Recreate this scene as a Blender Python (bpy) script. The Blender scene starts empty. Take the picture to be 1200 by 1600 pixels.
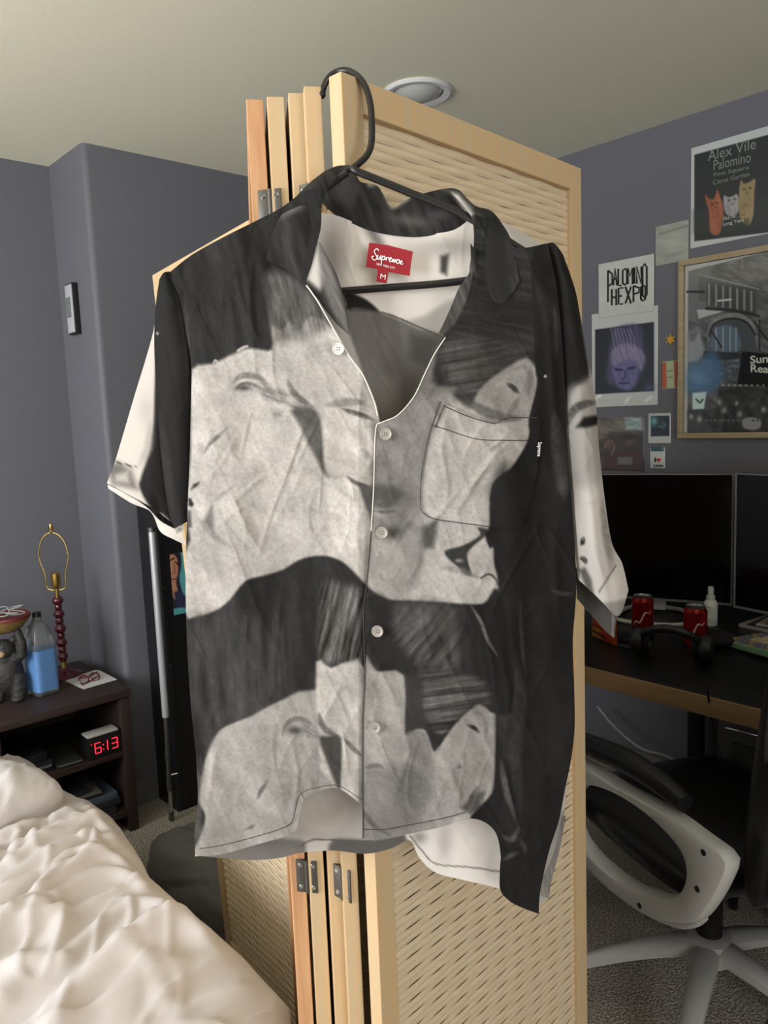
import bpy, bmesh, math, random
import numpy as np
from mathutils import Vector, Matrix
C = bpy.context.scene.collection
PI = math.pi
rad = math.radians
random.seed(4)

# ------------------------------------------------------------------ camera model
F = 1209.; PITCH = rad(7.0); ROLL = rad(2.25); EYE = 1.45; YAW = rad(48)
CAM = np.array([0, 0, EYE])
FX, FY = math.cos(YAW), math.sin(YAW)

def rays(P):
    P = np.atleast_2d(np.asarray(P, float))
    x = P[:, 0]-600; yd = P[:, 1]-800
    c, s = math.cos(ROLL), math.sin(ROLL)
    X = x*c-yd*s; up = -(x*s+yd*c)
    fwd = F*math.cos(PITCH)+up*math.sin(PITCH); z = -F*math.sin(PITCH)+up*math.cos(PITCH)
    return np.stack([X*FY+fwd*FX, -X*FX+fwd*FY, z], 1)/F

def ray(px, py): return rays([(px, py)])[0]
def onx(px, py, x): r = ray(px, py); return CAM+r*(x/r[0])
def ony(px, py, y): r = ray(px, py); return CAM+r*(y/r[1])
def onz(px, py, z): r = ray(px, py); return CAM+r*((z-EYE)/r[2])
def onpl(px, py, p0, n):
    r = ray(px, py); return CAM+r*(np.dot(np.array(p0)-CAM, n)/np.dot(r, n))
def atw(px, py, w):
    r = ray(px, py); return CAM+r*(w/(r[0]*FX+r[1]*FY))

def proj(Q):
    Q = np.atleast_2d(np.asarray(Q, float))-CAM
    X = Q[:, 0]*FY-Q[:, 1]*FX; w = Q[:, 0]*FX+Q[:, 1]*FY; z = Q[:, 2]
    fz = w*math.cos(PITCH)-z*math.sin(PITCH); up = w*math.sin(PITCH)+z*math.cos(PITCH)
    X = X/fz*F; D = -up/fz*F
    c, s = math.cos(ROLL), math.sin(ROLL)
    return np.stack([600+X*c+D*s, 800-X*s+D*c], 1)

# ------------------------------------------------------------------ materials
def lin(c):
    c = np.asarray(c, float)/255.
    return np.where(c <= .04045, c/12.92, ((c+.055)/1.055)**2.4)

def l4(c): v = lin(c); return (v[0], v[1], v[2], 1)
MATS = {}
def mat(name, rgb, rough=.6, metal=0., noise=None, bump=None, coat=0., trans=0., emit=None, sheen=0., spec=.5, ior=1.45, stretch=None, coord='Object'):
    """noise=(scale, second rgb, contrast) ; bump=(scale, strength, distance)"""
    if name in MATS: return MATS[name]
    m = bpy.data.materials.new(name); m.use_nodes = True
    nt = m.node_tree; N = nt.nodes; L = nt.links; b = N['Principled BSDF']
    b.inputs['Base Color'].default_value = l4(rgb); b.inputs['Roughness'].default_value = rough
    b.inputs['Metallic'].default_value = metal; b.inputs['Coat Weight'].default_value = coat
    b.inputs['Transmission Weight'].default_value = trans; b.inputs['IOR'].default_value = ior
    b.inputs['Sheen Weight'].default_value = sheen; b.inputs['Specular IOR Level'].default_value = spec
    if emit: b.inputs['Emission Color'].default_value = l4(emit[0]); b.inputs['Emission Strength'].default_value = emit[1]
    tc = mp = None
    if noise or bump:
        tc = N.new('ShaderNodeTexCoord'); mp = N.new('ShaderNodeMapping'); L.new(tc.outputs[coord], mp.inputs[0])
        if stretch: mp.inputs['Scale'].default_value = stretch
    if noise:
        n = N.new('ShaderNodeTexNoise'); n.inputs['Scale'].default_value = noise[0]; n.inputs['Detail'].default_value = 5
        L.new(mp.outputs[0], n.inputs['Vector'])
        r = N.new('ShaderNodeMapRange'); k = noise[2] if len(noise) > 2 else .15
        r.inputs['From Min'].default_value = .5-k; r.inputs['From Max'].default_value = .5+k
        L.new(n.outputs['Fac'], r.inputs['Value'])
        mx = N.new('ShaderNodeMix'); mx.data_type = 'RGBA'
        mx.inputs[6].default_value = l4(rgb); mx.inputs[7].default_value = l4(noise[1])
        L.new(r.outputs[0], mx.inputs[0]); L.new(mx.outputs[2], b.inputs['Base Color'])
    if bump:
        n = N.new('ShaderNodeTexNoise'); n.inputs['Scale'].default_value = bump[0]; n.inputs['Detail'].default_value = 4
        L.new(mp.outputs[0], n.inputs['Vector'])
        bp = N.new('ShaderNodeBump'); bp.inputs['Strength'].default_value = bump[1]; bp.inputs['Distance'].default_value = bump[2]
        L.new(n.outputs['Fac'], bp.inputs['Height']); L.new(bp.outputs[0], b.inputs['Normal'])
    MATS[name] = m; return m

def vmat(name, rough=.6, bump=None, coat=0., sheen=0., spec=.5):
    if name in MATS: return MATS[name]
    m = mat(name, (200, 200, 200), rough, bump=bump, coat=coat, sheen=sheen, spec=spec)
    nt = m.node_tree; a = nt.nodes.new('ShaderNodeAttribute'); a.attribute_name = 'Col'
    nt.links.new(a.outputs['Color'], nt.nodes['Principled BSDF'].inputs['Base Color']); return m

# ------------------------------------------------------------------ objects
ORG = {}
def tag(o, label=None, cat=None, group=None, kind=None):
    if label: o['label'] = label
    if cat: o['category'] = cat
    if group: o['group'] = group
    if kind: o['kind'] = kind
    return o
def thing(name, label, cat, loc=(0, 0, 0), group=None):
    o = bpy.data.objects.new(name, None); C.objects.link(o); o.location = Vector([float(v) for v in loc]); o.empty_display_size = .05
    ORG[o] = Vector([float(v) for v in loc]); return tag(o, label, cat, group)

def link(name, me, parent=None, origin=None, m=None, smooth=True, ang=40):
    o = bpy.data.objects.new(name, me); C.objects.link(o)
    if parent is not None:
        org = ORG[parent]; o.parent = parent
        me.transform(Matrix.Translation(-org)); ORG[o] = org
    else:
        if origin is None: origin = (0, 0, 0)
        org = Vector([float(v) for v in origin]); me.transform(Matrix.Translation(-org)); o.location = org; ORG[o] = org
    if m: me.materials.append(m)
    if smooth:
        me.shade_smooth()
        if ang: me.set_sharp_from_angle(angle=rad(ang))
    return o

class MB:
    def __init__(s): s.v = []; s.f = []
    def add(s, vs, fs):
        o = len(s.v); s.v += [tuple(float(c) for c in v) for v in vs]; s.f += [tuple(i+o for i in f) for f in fs]; return s
    def box(s, x0, x1, y0, y1, z0, z1, M=None, bev=0):
        if bev:
            bm = bmesh.new(); bmesh.ops.create_cube(bm, size=1)
            for v in bm.verts: v.co = Vector(((x0+x1)/2+v.co.x*(x1-x0), (y0+y1)/2+v.co.y*(y1-y0), (z0+z1)/2+v.co.z*(z1-z0)))
            bmesh.ops.bevel(bm, geom=bm.edges[:]+bm.verts[:], offset=bev, segments=2, affect='EDGES', profile=.6)
            bm.verts.index_update()
            vs = [v.co.copy() for v in bm.verts]; fs = [[v.index for v in f.verts] for f in bm.faces]; bm.free()
        else:
            vs = [Vector(p) for p in [(x0, y0, z0), (x1, y0, z0), (x1, y1, z0), (x0, y1, z0), (x0, y0, z1), (x1, y0, z1), (x1, y1, z1), (x0, y1, z1)]]
            fs = [(3, 2, 1, 0), (4, 5, 6, 7), (0, 1, 5, 4), (1, 2, 6, 5), (2, 3, 7, 6), (3, 0, 4, 7)]
        if M: vs = [M @ v for v in vs]
        return s.add(vs, fs)
    def tube(s, pts, r, n=10, closed=False, cap=True):
        P = [Vector([float(c) for c in p]) for p in pts]; k = len(P)
        R = r if hasattr(r, '__len__') else [r]*k
        prev = None; vs = []
        for i, p in enumerate(P):
            a = P[(i-1) % k] if (closed or i > 0) else p; b = P[(i+1) % k] if (closed or i < k-1) else p
            t = (b-a).normalized() if (b-a).length > 1e-9 else Vector((0, 0, 1))
            if prev is None:
                u = t.orthogonal().normalized()
            else:
                u = (prev-t*prev.dot(t)); u = u.normalized() if u.length > 1e-6 else t.orthogonal().normalized()
            prev = u; w = t.cross(u)
            for j in range(n):
                q = 2*PI*j/n; vs.append(p+(u*math.cos(q)+w*math.sin(q))*R[i])
        fs = []
        for i in range(k if closed else k-1):
            for j in range(n):
                a = i*n+j; b = i*n+(j+1) % n; c = ((i+1) % k)*n+(j+1) % n; d = ((i+1) % k)*n+j
                fs.append((a, b, c, d))
        if cap and not closed: fs.append(tuple(range(n))[::-1]); fs.append(tuple((k-1)*n+j for j in range(n)))
        return s.add(vs, fs)
    def lathe(s, prof, c=(0, 0, 0), n=28, sq=None, M=None):
        vs = []; fs = []
        for (r, z) in prof:
            for j in range(n):
                a = 2*PI*j/n; rr = r
                if sq: rr = r/((abs(math.cos(a))**sq+abs(math.sin(a))**sq)**(1/sq))
                v = Vector((rr*math.cos(a), rr*math.sin(a), z))
                if M: v = M @ v
                vs.append(v+Vector([float(q) for q in c]))
        for i in range(len(prof)-1):
            for j in range(n): fs.append((i*n+j, i*n+(j+1) % n, (i+1)*n+(j+1) % n, (i+1)*n+j))
        fs.append(tuple(range(n))[::-1]); fs.append(tuple((len(prof)-1)*n+j for j in range(n)))
        return s.add(vs, fs)
    def ell(s, c, r, M=None, n=16):
        vs = []; fs = []
        for i in range(n+1):
            t = PI*i/n
            for j in range(2*n):
                a = PI*j/n; v = Vector((r[0]*math.sin(t)*math.cos(a), r[1]*math.sin(t)*math.sin(a), r[2]*math.cos(t)))
                if M: v = M @ v
                vs.append(v+Vector([float(q) for q in c]))
        m_ = 2*n
        for i in range(n):
            for j in range(m_): fs.append((i*m_+j, (i+1)*m_+j, (i+1)*m_+(j+1) % m_, i*m_+(j+1) % m_))
        return s.add(vs, fs)
    def prism(s, pts, d):
        """pts: 3d outline, d: extrusion vector"""
        P = [Vector([float(c) for c in p]) for p in pts]; d = Vector([float(c) for c in d]); n = len(P)
        fs = [tuple(range(n))[::-1], tuple(range(n, 2*n))]+[(i, (i+1) % n, n+(i+1) % n, n+i) for i in range(n)]
        return s.add(P+[p+d for p in P], fs)
    def build(s, name, m, parent=None, origin=None, smooth=True, ang=40, weld=True):
        me = bpy.data.meshes.new(name); me.from_pydata(s.v, [], s.f)
        bm = bmesh.new(); bm.from_mesh(me)
        if weld: bmesh.ops.remove_doubles(bm, verts=bm.verts, dist=1e-6)
        bmesh.ops.recalc_face_normals(bm, faces=bm.faces); bm.to_mesh(me); bm.free()
        return link(name, me, parent, origin, m, smooth, ang)

def struct(name, mb, m, **k):
    o = mb.build(name, m, smooth=False, **k); o['kind'] = 'structure'; return o

def smoothpath(pts, n=8, closed=False):
    P = [np.array(p, float) for p in pts]; out = []; k = len(P)
    rng_ = range(k if closed else k-1)
    for i in rng_:
        p0 = P[i-1] if (i > 0 or closed) else P[0]; p1 = P[i]; p2 = P[(i+1) % k]
        p3 = P[(i+2) % k] if (closed or i+2 < k) else P[-1]
        for j in range(n):
            t = j/n
            out.append(.5*((2*p1)+(-p0+p2)*t+(2*p0-5*p1+4*p2-p3)*t*t+(-p0+3*p1-3*p2+p3)*t**3))
    if not closed: out.append(P[-1])
    return out

# ------------------------------------------------------------------ numpy noise and print painting
def vnoise(x, y, seed=0):
    t = np.random.RandomState(seed).rand(128, 128)
    xi = np.floor(x).astype(int); yi = np.floor(y).astype(int); fx = x-xi; fy = y-yi
    fx = fx*fx*(3-2*fx); fy = fy*fy*(3-2*fy); xi %= 128; yi %= 128; x1 = (xi+1) % 128; y1 = (yi+1) % 128
    return (t[yi, xi]*(1-fx)+t[yi, x1]*fx)*(1-fy)+(t[y1, xi]*(1-fx)+t[y1, x1]*fx)*fy
def streak(P, ang, L, W, seed=0, octv=3):
    a = rad(ang); u = P[:, 0]*math.cos(a)+P[:, 1]*math.sin(a); v = -P[:, 0]*math.sin(a)+P[:, 1]*math.cos(a)
    o = 0; A = 1; T = 0
    for k in range(octv):
        o = o+A*vnoise(u/L*2**k+17*k+500, v/W*2**k+31*k+500, seed+k); T += A; A *= .55
    return o/T
def sdist(P, pts, closed, want_t=False):
    pts = np.asarray(pts, float); n = len(pts); d = np.full(len(P), 1e12); m = n if closed else n-1
    T = np.zeros(len(P)); ln = [np.hypot(*(pts[(i+1) % n]-pts[i])) for i in range(m)]; tot = max(sum(ln), 1e-9); acc = 0
    for i in range(m):
        a = pts[i]; b = pts[(i+1) % n]; ab = b-a; L2 = max(ab @ ab, 1e-9)
        t = np.clip(((P-a) @ ab)/L2, 0, 1); q = P-(a+t[:, None]*ab); dd = (q*q).sum(1)
        if want_t: T = np.where(dd < d, (acc+t*ln[i])/tot, T)
        d = np.minimum(d, dd); acc += ln[i]
    return (np.sqrt(d), T) if want_t else np.sqrt(d)
def inside(P, pts):
    pts = np.asarray(pts, float); c = np.zeros(len(P), bool); n = len(pts)
    for i in range(n):
        a = pts[i]; b = pts[(i+1) % n]
        if a[1] == b[1]: continue
        k = (a[1] > P[:, 1]) != (b[1] > P[:, 1])
        c ^= k & (P[:, 0] < (b[0]-a[0])*(P[:, 1]-a[1])/(b[1]-a[1])+a[0])
    return c
class Paint:
    def __init__(s, P, base, tint=(1.0, .965, .925)):
        s.P = np.asarray(P, float); s.tint = tint; s.c = np.tile(s.col(base), (len(s.P), 1)).astype(float)
    def col(s, g):
        return np.array(g, float) if hasattr(g, '__len__') else np.array([g*t for t in s.tint])
    def poly(s, pts, g, soft=3., op=1., tex=None, wob=0):
        pts = np.asarray(smoothpath(pts, 3, True) if len(pts) > 5 else pts, float); m = soft+2+wob
        k = np.where((s.P[:, 0] > pts[:, 0].min()-m) & (s.P[:, 0] < pts[:, 0].max()+m) & (s.P[:, 1] > pts[:, 1].min()-m) & (s.P[:, 1] < pts[:, 1].max()+m))[0]
        if not len(k): return s
        Q = s.P[k]; W = Q
        if wob: W = Q+np.stack([streak(Q, 0, 14, 14, 5)-.5, streak(Q, 0, 14, 14, 9)-.5], 1)*2*wob
        sd = sdist(W, pts, True); sd = np.where(inside(W, pts), sd, -sd)
        a = np.clip(sd/max(soft, .01)*.5+.5, 0, 1); a = a*a*(3-2*a)*op
        col = np.tile(s.col(g), (len(k), 1))
        if tex:
            n = streak(Q, tex[0], tex[1], tex[2], tex[4] if len(tex) > 4 else 3)-.5
            col = col+n[:, None]*2*tex[3]
        s.c[k] = s.c[k]*(1-a[:, None])+col*a[:, None]; return s
    def line(s, pts, g, w=2., soft=2., op=1., rough=.45):
        taper = w+soft > 4.5
        pts = np.asarray(smoothpath(pts, 4) if len(pts) > 2 else pts, float); m = w+soft+2
        k = np.where((s.P[:, 0] > pts[:, 0].min()-m) & (s.P[:, 0] < pts[:, 0].max()+m) & (s.P[:, 1] > pts[:, 1].min()-m) & (s.P[:, 1] < pts[:, 1].max()+m))[0]
        if not len(k): return s
        d, T = sdist(s.P[k], pts, False, True)
        if taper: tp = .25+.75*np.sin(PI*np.clip(T, .0, 1))**.7; d = d/tp; a_ = np.sin(PI*np.clip(T, .02, .98))**.4
        else: a_ = 1
        a = np.clip((w/2+soft-d)/max(soft, .01), 0, 1); a = a*a*(3-2*a)*op*a_
        if rough and w+soft > 5: a = a*(1-rough+rough*2*np.clip(streak(s.P[k], 40, 9, 5, 6)-.15, 0, .6))
        s.c[k] = s.c[k]*(1-a[:, None])+s.col(g)*a[:, None]; return s
    def blob(s, c, rx, ry, g, op=1., ang=0):
        a = rad(ang); d = s.P-np.array(c, float); u = d[:, 0]*math.cos(a)+d[:, 1]*math.sin(a); v = -d[:, 0]*math.sin(a)+d[:, 1]*math.cos(a)
        q = (np.exp(-((u/rx)**2+(v/ry)**2))*op)[:, None]
        s.c = s.c*(1-q)+s.col(g)*q; return s
    def mottle(s, amp, ang=0, L=40, W=40, seed=2):
        s.c = s.c*(1+((streak(s.P, ang, L, W, seed)-.5)*2*amp)[:, None]); return s

def grid_obj(name, G, nu, nv, cols, m, parent=None, origin=None, thick=0):
    """G: (nv*nu,3) points row by row"""
    i = np.arange(nv-1)[:, None]*nu+np.arange(nu-1)[None, :]
    f = np.stack([i, i+nu, i+nu+1, i+1], 2).reshape(-1, 4)
    me = bpy.data.meshes.new(name); me.from_pydata(G.tolist(), [], f.tolist())
    if cols is not None:
        ca = me.color_attributes.new('Col', 'FLOAT_COLOR', 'POINT')
        a = np.ones((len(G), 4)); a[:, :3] = lin(np.clip(cols, 0, 255)); ca.data.foreach_set('color', a.astype(np.float32).ravel())
    o = link(name, me, parent, origin, m, True, None)
    if thick:
        md = o.modifiers.new('thick', 'SOLIDIFY'); md.thickness = thick; md.offset = 0
    return o

def resample(pts, n):
    pts = np.asarray(pts, float); d = np.r_[0, np.cumsum(np.sqrt(((pts[1:]-pts[:-1])**2).sum(1)))]; t = np.linspace(0, d[-1], n)
    return np.stack([np.interp(t, d, pts[:, k]) for k in range(pts.shape[1])], 1)
def rs(pts, n, sm=True):
    return resample(smoothpath(pts, 6) if (sm and len(pts) > 2) else pts, n)
def coons(top, bottom, left, right, nu, nv, sm=True):
    T, B, L, R = rs(top, nu, sm), rs(bottom, nu, sm), rs(left, nv, sm), rs(right, nv, sm)
    u = np.linspace(0, 1, nu)[None, :, None]; v = np.linspace(0, 1, nv)[:, None, None]
    S = (1-v)*T[None]+v*B[None]+(1-u)*L[:, None]+u*R[:, None]-((1-u)*(1-v)*T[0]+u*(1-v)*T[-1]+(1-u)*v*B[0]+u*v*B[-1])
    return S.reshape(-1, 2), np.tile(u[0, :, 0], nv), np.repeat(v[:, 0, 0], nu)

def text_on(name, txt, p0, p1, ptop, m, parent, off, depth=.0006, shear=0., bold=0.):
    """text mesh whose baseline runs from p0 to p1 (3d) and whose height reaches ptop above p0"""
    cu = bpy.data.curves.new(name, 'FONT'); cu.body = txt; cu.offset = bold; cu.resolution_u = 3
    to = bpy.data.objects.new('tmp', cu); C.objects.link(to); bpy.context.view_layer.update()
    dg = bpy.context.evaluated_depsgraph_get(); me = bpy.data.meshes.new_from_object(to.evaluated_get(dg)); bpy.data.objects.remove(to)
    V = np.array([v.co[:] for v in me.vertices]); mn, mxx = V.min(0), V.max(0)
    p0, p1, ptop = (np.array(p, float) for p in (p0, p1, ptop)); ux = p1-p0; uy = ptop-p0
    base = min(0, mn[1]) if txt.isupper() else 0
    hh = max(mxx[1]-base, 1e-6)
    for v in me.vertices:
        a = (v.co.x-mn[0])/(mxx[0]-mn[0]); b = (v.co.y-base)/hh
        q = p0+ux*(a+shear*b)+uy*b+np.array(off); v.co = q
    return link(name, me, parent, None, m, False)

# ------------------------------------------------------------------ palette
M_wall = mat('grey_wall_paint', (101, 101, 107), .55, bump=(220, .25, .002), spec=.35)
M_ceil = mat('ceiling_paint', (232, 227, 203), .85, bump=(300, .2, .002))
M_white = mat('white_paint', (226, 226, 224), .5)
M_carpet = mat('carpet_pile', (222, 212, 196), .95, noise=(170, (140, 131, 118), .12), bump=(150, 1., .02), coord='Object')
M_pine = mat('pine_wood', (188, 168, 134), .55, noise=(9, (200, 165, 120), .2), stretch=(14, 14, .8))
M_pinered = mat('reddish_pine_wood', (205, 160, 118), .55, noise=(9, (178, 128, 88), .2), stretch=(14, 14, .8))
M_weave = mat('woven_bamboo', (212, 194, 164), .6, noise=(30, (196, 174, 142), .3), stretch=(1, 1, 6))
M_steel = mat('hinge_steel', (98, 95, 90), .42, .85)
M_blackp = mat('black_plastic', (26, 25, 25), .38)
M_blackm = mat('matte_black', (22, 22, 23), .6)
M_silver = mat('silver_plastic', (196, 194, 188), .38, .2)
M_chrome = mat('chrome', (200, 200, 200), .18, 1.)
M_brass = mat('brass', (190, 160, 90), .25, 1.)
M_leather = mat('black_leather', (24, 24, 26), .35, bump=(120, .2, .002))
M_print = vmat('printed_rayon', .75, spec=.08, bump=(900, .12, .0006))
nt = M_print.node_tree; tl = nt.nodes.new('ShaderNodeBsdfTranslucent'); mxs = nt.nodes.new('ShaderNodeMixShader'); mxs.inputs[0].default_value = .25
at_ = [n for n in nt.nodes if n.type == 'ATTRIBUTE'][0]; nt.links.new(at_.outputs['Color'], tl.inputs['Color'])
nt.links.new(nt.nodes['Principled BSDF'].outputs[0], mxs.inputs[1]); nt.links.new(tl.outputs[0], mxs.inputs[2]); nt.links.new(mxs.outputs[0], nt.nodes['Material Output'].inputs['Surface'])
M_paper = vmat('printed_paper', .45)
M_gloss = vmat('glossy_photo_print', .12, coat=.6)

# ------------------------------------------------------------------ the room
XR, YB, YR, XB = 2.70, 2.777, 3.10, 1.152
XL, YF, ZC = -1.6, -2.2, 2.44
struct('floor', MB().box(XL-.1, XR+.1, YF-.1, YR+.1, -.1, 0), M_carpet)
struct('ceiling', MB().box(XL-.1, XR+.1, YF-.1, YR+.1, ZC, ZC+.1), M_ceil)
struct('wall_right', MB().box(XR, XR+.1, YF, YR, 0, ZC), M_wall)
# the back wall: a box that juts out to the right of the alcove, its outer corner rounded over
mb = MB(); r = .022; pr = [(XR, YB)]
for k in range(7):
    a = -PI/2-k*PI/12; pr.append((XB+r+r*math.cos(a), YB+r+r*math.sin(a)))
pr += [(XB, YR), (XR, YR)]
mb.prism([(x, y, 0) for x, y in pr], (0, 0, ZC))
o = mb.build('wall_back', M_wall, ang=30); o['kind'] = 'structure'
struct('wall_alcove', MB().box(XL, XB, YR, YR+.1, 0, ZC), M_wall)
VX0, VX1, VZ0, VZ1 = -1.45, .35, .7, 2.1
struct('wall_front', MB().box(XL, VX0, YF-.1, YF, 0, ZC).box(VX1, XR, YF-.1, YF, 0, ZC).box(VX0, VX1, YF-.1, YF, 0, VZ0).box(VX0, VX1, YF-.1, YF, VZ1, ZC), M_wall)
struct('added_fill_window', MB().box(VX0, VX1, YF-.08, YF+.01, VZ0, VZ0+.04).box(VX0, VX1, YF-.08, YF+.01, VZ1-.04, VZ1).box(VX0, VX0+.04, YF-.08, YF+.01, VZ0+.04, VZ1-.04).box(VX1-.04, VX1, YF-.08, YF+.01, VZ0+.04, VZ1-.04), M_white)  # unseen window, added to let fill light in from behind the viewer
WY0, WY1, WZ0, WZ1 = .5, 2.5, .85, 2.3
mb = MB(); mb.box(XL-.1, XL, YF, WY0, 0, ZC).box(XL-.1, XL, WY1, YR, 0, ZC).box(XL-.1, XL, WY0, WY1, 0, WZ0).box(XL-.1, XL, WY0, WY1, WZ1, ZC)
struct('wall_left', mb, M_wall)
mb = MB(); t = .04
mb.box(XL-.08, XL+.01, WY0, WY1, WZ0, WZ0+t).box(XL-.08, XL+.01, WY0, WY1, WZ1-t, WZ1).box(XL-.08, XL+.01, WY0, WY0+t, WZ0+t, WZ1-t).box(XL-.08, XL+.01, WY1-t, WY1, WZ0+t, WZ1-t).box(XL-.06, XL-.02, 1.48, 1.52, WZ0+t, WZ1-t)
struct('window_1', mb, M_white)
M_base = mat('baseboard_paint', (112, 110, 112), .5)
struct('baseboard_right', MB().box(XR-.014, XR, YF, YB, 0, .09), M_base)
struct('baseboard_back', MB().box(XB, XR-.014, YB-.014, YB, 0, .09), M_base)
struct('baseboard_alcove', MB().box(XL, XB, YR-.014, YR, 0, .09), M_base)

# ------------------------------------------------------------------ folding screen
ZT = 1.80
def panel(root, a, b, woodm, th=.0185, faceside=1, weave=True, redpost=None):
    a = Vector((a[0], a[1], 0)); b = Vector((b[0], b[1], 0)); L = (b-a).length; ex = (b-a)/L; ey = Vector((-ex.y, ex.x, 0))
    M = Matrix(((ex.x, ey.x, 0, a.x), (ex.y, ey.y, 0, a.y), (0, 0, 1, 0), (0, 0, 0, 1)))
    sw = .03; mb = MB(); h = th/2; bv = .0012
    mb.box(0, sw, -h, h, .012, ZT, M, bv).box(L-sw, L, -h, h, .012, ZT, M, bv)
    mb.box(sw, L-sw, -h, h, ZT-.034, ZT, M, bv).box(sw, L-sw, -h, h, .06, .094, M, bv)
    p = mb.build('panel', woodm, root, ang=12)
    if weave:
        rows = 172; z0, z1 = .094, ZT-.034; rh = (z1-z0)/rows; pitch = .046; nx = int((L-2*sw)/pitch*8)+1
        xs = np.linspace(sw, L-sw, nx); V = []; Fc = []
        for k in range(rows):
            ph = PI*(k % 2); y = .0012*np.sin(PI*xs/pitch+ph)
            zb = z0+k*rh-.0001; zt = z0+(k+1)*rh+.0001; o_ = len(V)
            for sgn, zz in ((0, zb), (1.0, zb+rh*.25), (1.0, zt-rh*.25), (0, zt)):
                for i in range(nx): V.append(M @ Vector((xs[i], y[i]-faceside*.0026*sgn, zz)))
            for q in range(3):
                for i in range(nx-1): Fc.append((o_+q*nx+i, o_+q*nx+i+1, o_+(q+1)*nx+i+1, o_+(q+1)*nx+i))
        mw = MB(); mw.v = [tuple(v) for v in V]; mw.f = Fc
        mw.build('woven_infill', M_weave, p, ang=None, weld=False)
        mr = MB(); x = sw+pitch/2
        while x < L-sw:
            mr.box(x-.0035, x+.0035, -.0005, .0005, z0, z1, M); x += pitch
        mr.build('weaving_rib', M_pine, p)
    return p, ex, ey
scr = thing('folding_screen', 'tall natural pine folding room divider with woven bamboo panels, standing folded behind the hanging shirt', 'room divider', (.62, .80, 0))
near = {'1': (.507, .748), '2': (.521, .7285), '3': (.534, .7065), '4': (.5375, .6835), '5': (.538, .6465)}
f1, f2, f4 = (.787, 1.182), (.798, 1.163), (.822, 1.121)
pL = panel(scr, (.787, 1.186), (.872, 1.735), M_pine, faceside=-1)[0]
for o in [pL]+list(pL.children):       # this leaf leans a little: its foot stands farther out than its top
    for v in o.data.vertices: v.co.x += (ZT-v.co.z)*.041
panel(scr, near['1'], f1, M_pinered, weave=True)
panel(scr, near['2'], f2, M_pine)
panel(scr, near['3'], (.810, 1.142), M_pine)
panel(scr, near['4'], f4, M_pine)
panel(scr, (.842, 1.103), (1.035, .700), M_pine)
p5, ex5, ey5 = panel(scr, near['5'], (1.022, .684), M_pine, th=.0185)
# hinges on the near ends
def hinge(pa, pb, z):
    a = Vector((pa[0], pa[1], z)); b = Vector((pb[0], pb[1], z)); d = (b-a).normalized(); mid = (a+b)/2
    n = Vector((-.60, -.80, 0)).normalized(); n = (n-d*n.dot(d)).normalized()
    M = Matrix(((d.x, n.x, 0, mid.x+n.x*.0014), (d.y, n.y, 0, mid.y+n.y*.0014), (0, 0, 1, z), (0, 0, 0, 1)))
    mb = MB(); mb.box(-.0135, -.0018, -.001, .001, -.021, .021, M, .0004).box(.0018, .0135, -.001, .001, -.021, .021, M, .0004)
    mb.tube([M @ Vector((0, .0005, -.021)), M @ Vector((0, .0005, .021))], .0022, 10)
    h = mb.build('hinge', M_steel, scr)
    for sx in (-.0078, .0078):
        for sz in (-.014, .014):
            c = M @ Vector((sx, .001, sz)); MB().tube([c, c+n*.0012], [.0031, .002], 12).build('screw', M_chrome, h)
for z in (1.683, .893, .25):
    hinge(near['1'], near['2'], z)
for z in (1.683, .893, .25):
    hinge(near['3'], near['4'], z)

# ------------------------------------------------------------------ hanger
W0 = .79; SY = rad(12)
SX = np.array([FY*math.cos(SY)-FX*math.sin(SY), -FX*math.cos(SY)-FY*math.sin(SY), 0])   # along the shirt, left to right
SN = np.array([-SX[1], SX[0], 0]); SN = SN if SN @ np.array([FX, FY, 0]) > 0 else -SN       # away from the viewer
SP = atw(597, 800, W0); SP[2] = 0
def onshirt(P, off):
    """points of the vertical plane of the shirt; off = distance behind it"""
    R = rays(P); off = np.broadcast_to(off, (len(R),))
    t = ((SP-CAM) @ SN+off)/(R @ SN); return CAM+R*t[:, None]
M_hang = mat('black_hanger_plastic', (30, 28, 27), .3)
hg = thing('clothes_hanger', 'black plastic clothes hanger hooked over the top corner of the folding screen', 'hanger', (*onshirt([(548, 265)], .0)[0][:2], 1.69))
hk = [atw(548, 266, .80), atw(560, 256, .803), atw(573, 243, .812), atw(580, 225, .82), atw(581, 195, .826), atw(579, 165, .832), atw(572, 138, .84), atw(560, 120, .85), atw(545, 111, .862), atw(530, 111, .868), atw(516, 119, .871), atw(507, 133, .872), atw(503, 148, .872)]
hk = smoothpath(hk, 5)
mb = MB(); mb.tube(hk, .0034, 12).ell(hk[-1], (.0042,)*3, n=8); mb.build('hook', M_hang, hg)
nk = hk[0]
def S3(p, off=0.): return onshirt([p], off)[0]
body = smoothpath([nk, S3((560, 269), .004), S3((640, 301), .008), S3((725, 336), .008), S3((830, 400), .008), S3((842, 410), .008), S3((834, 419), .008), S3((717, 440), .008), S3((600, 450), .008), S3((535, 455), .008), S3((400, 466), .008), S3((300, 474), .008), S3((285, 462), .008), S3((296, 446), .008), S3((420, 358), .008), S3((500, 300), .008)], 6, True)
MB().tube(body, .0037, 10, closed=True).build('shoulder_frame', M_hang, hg)

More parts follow.
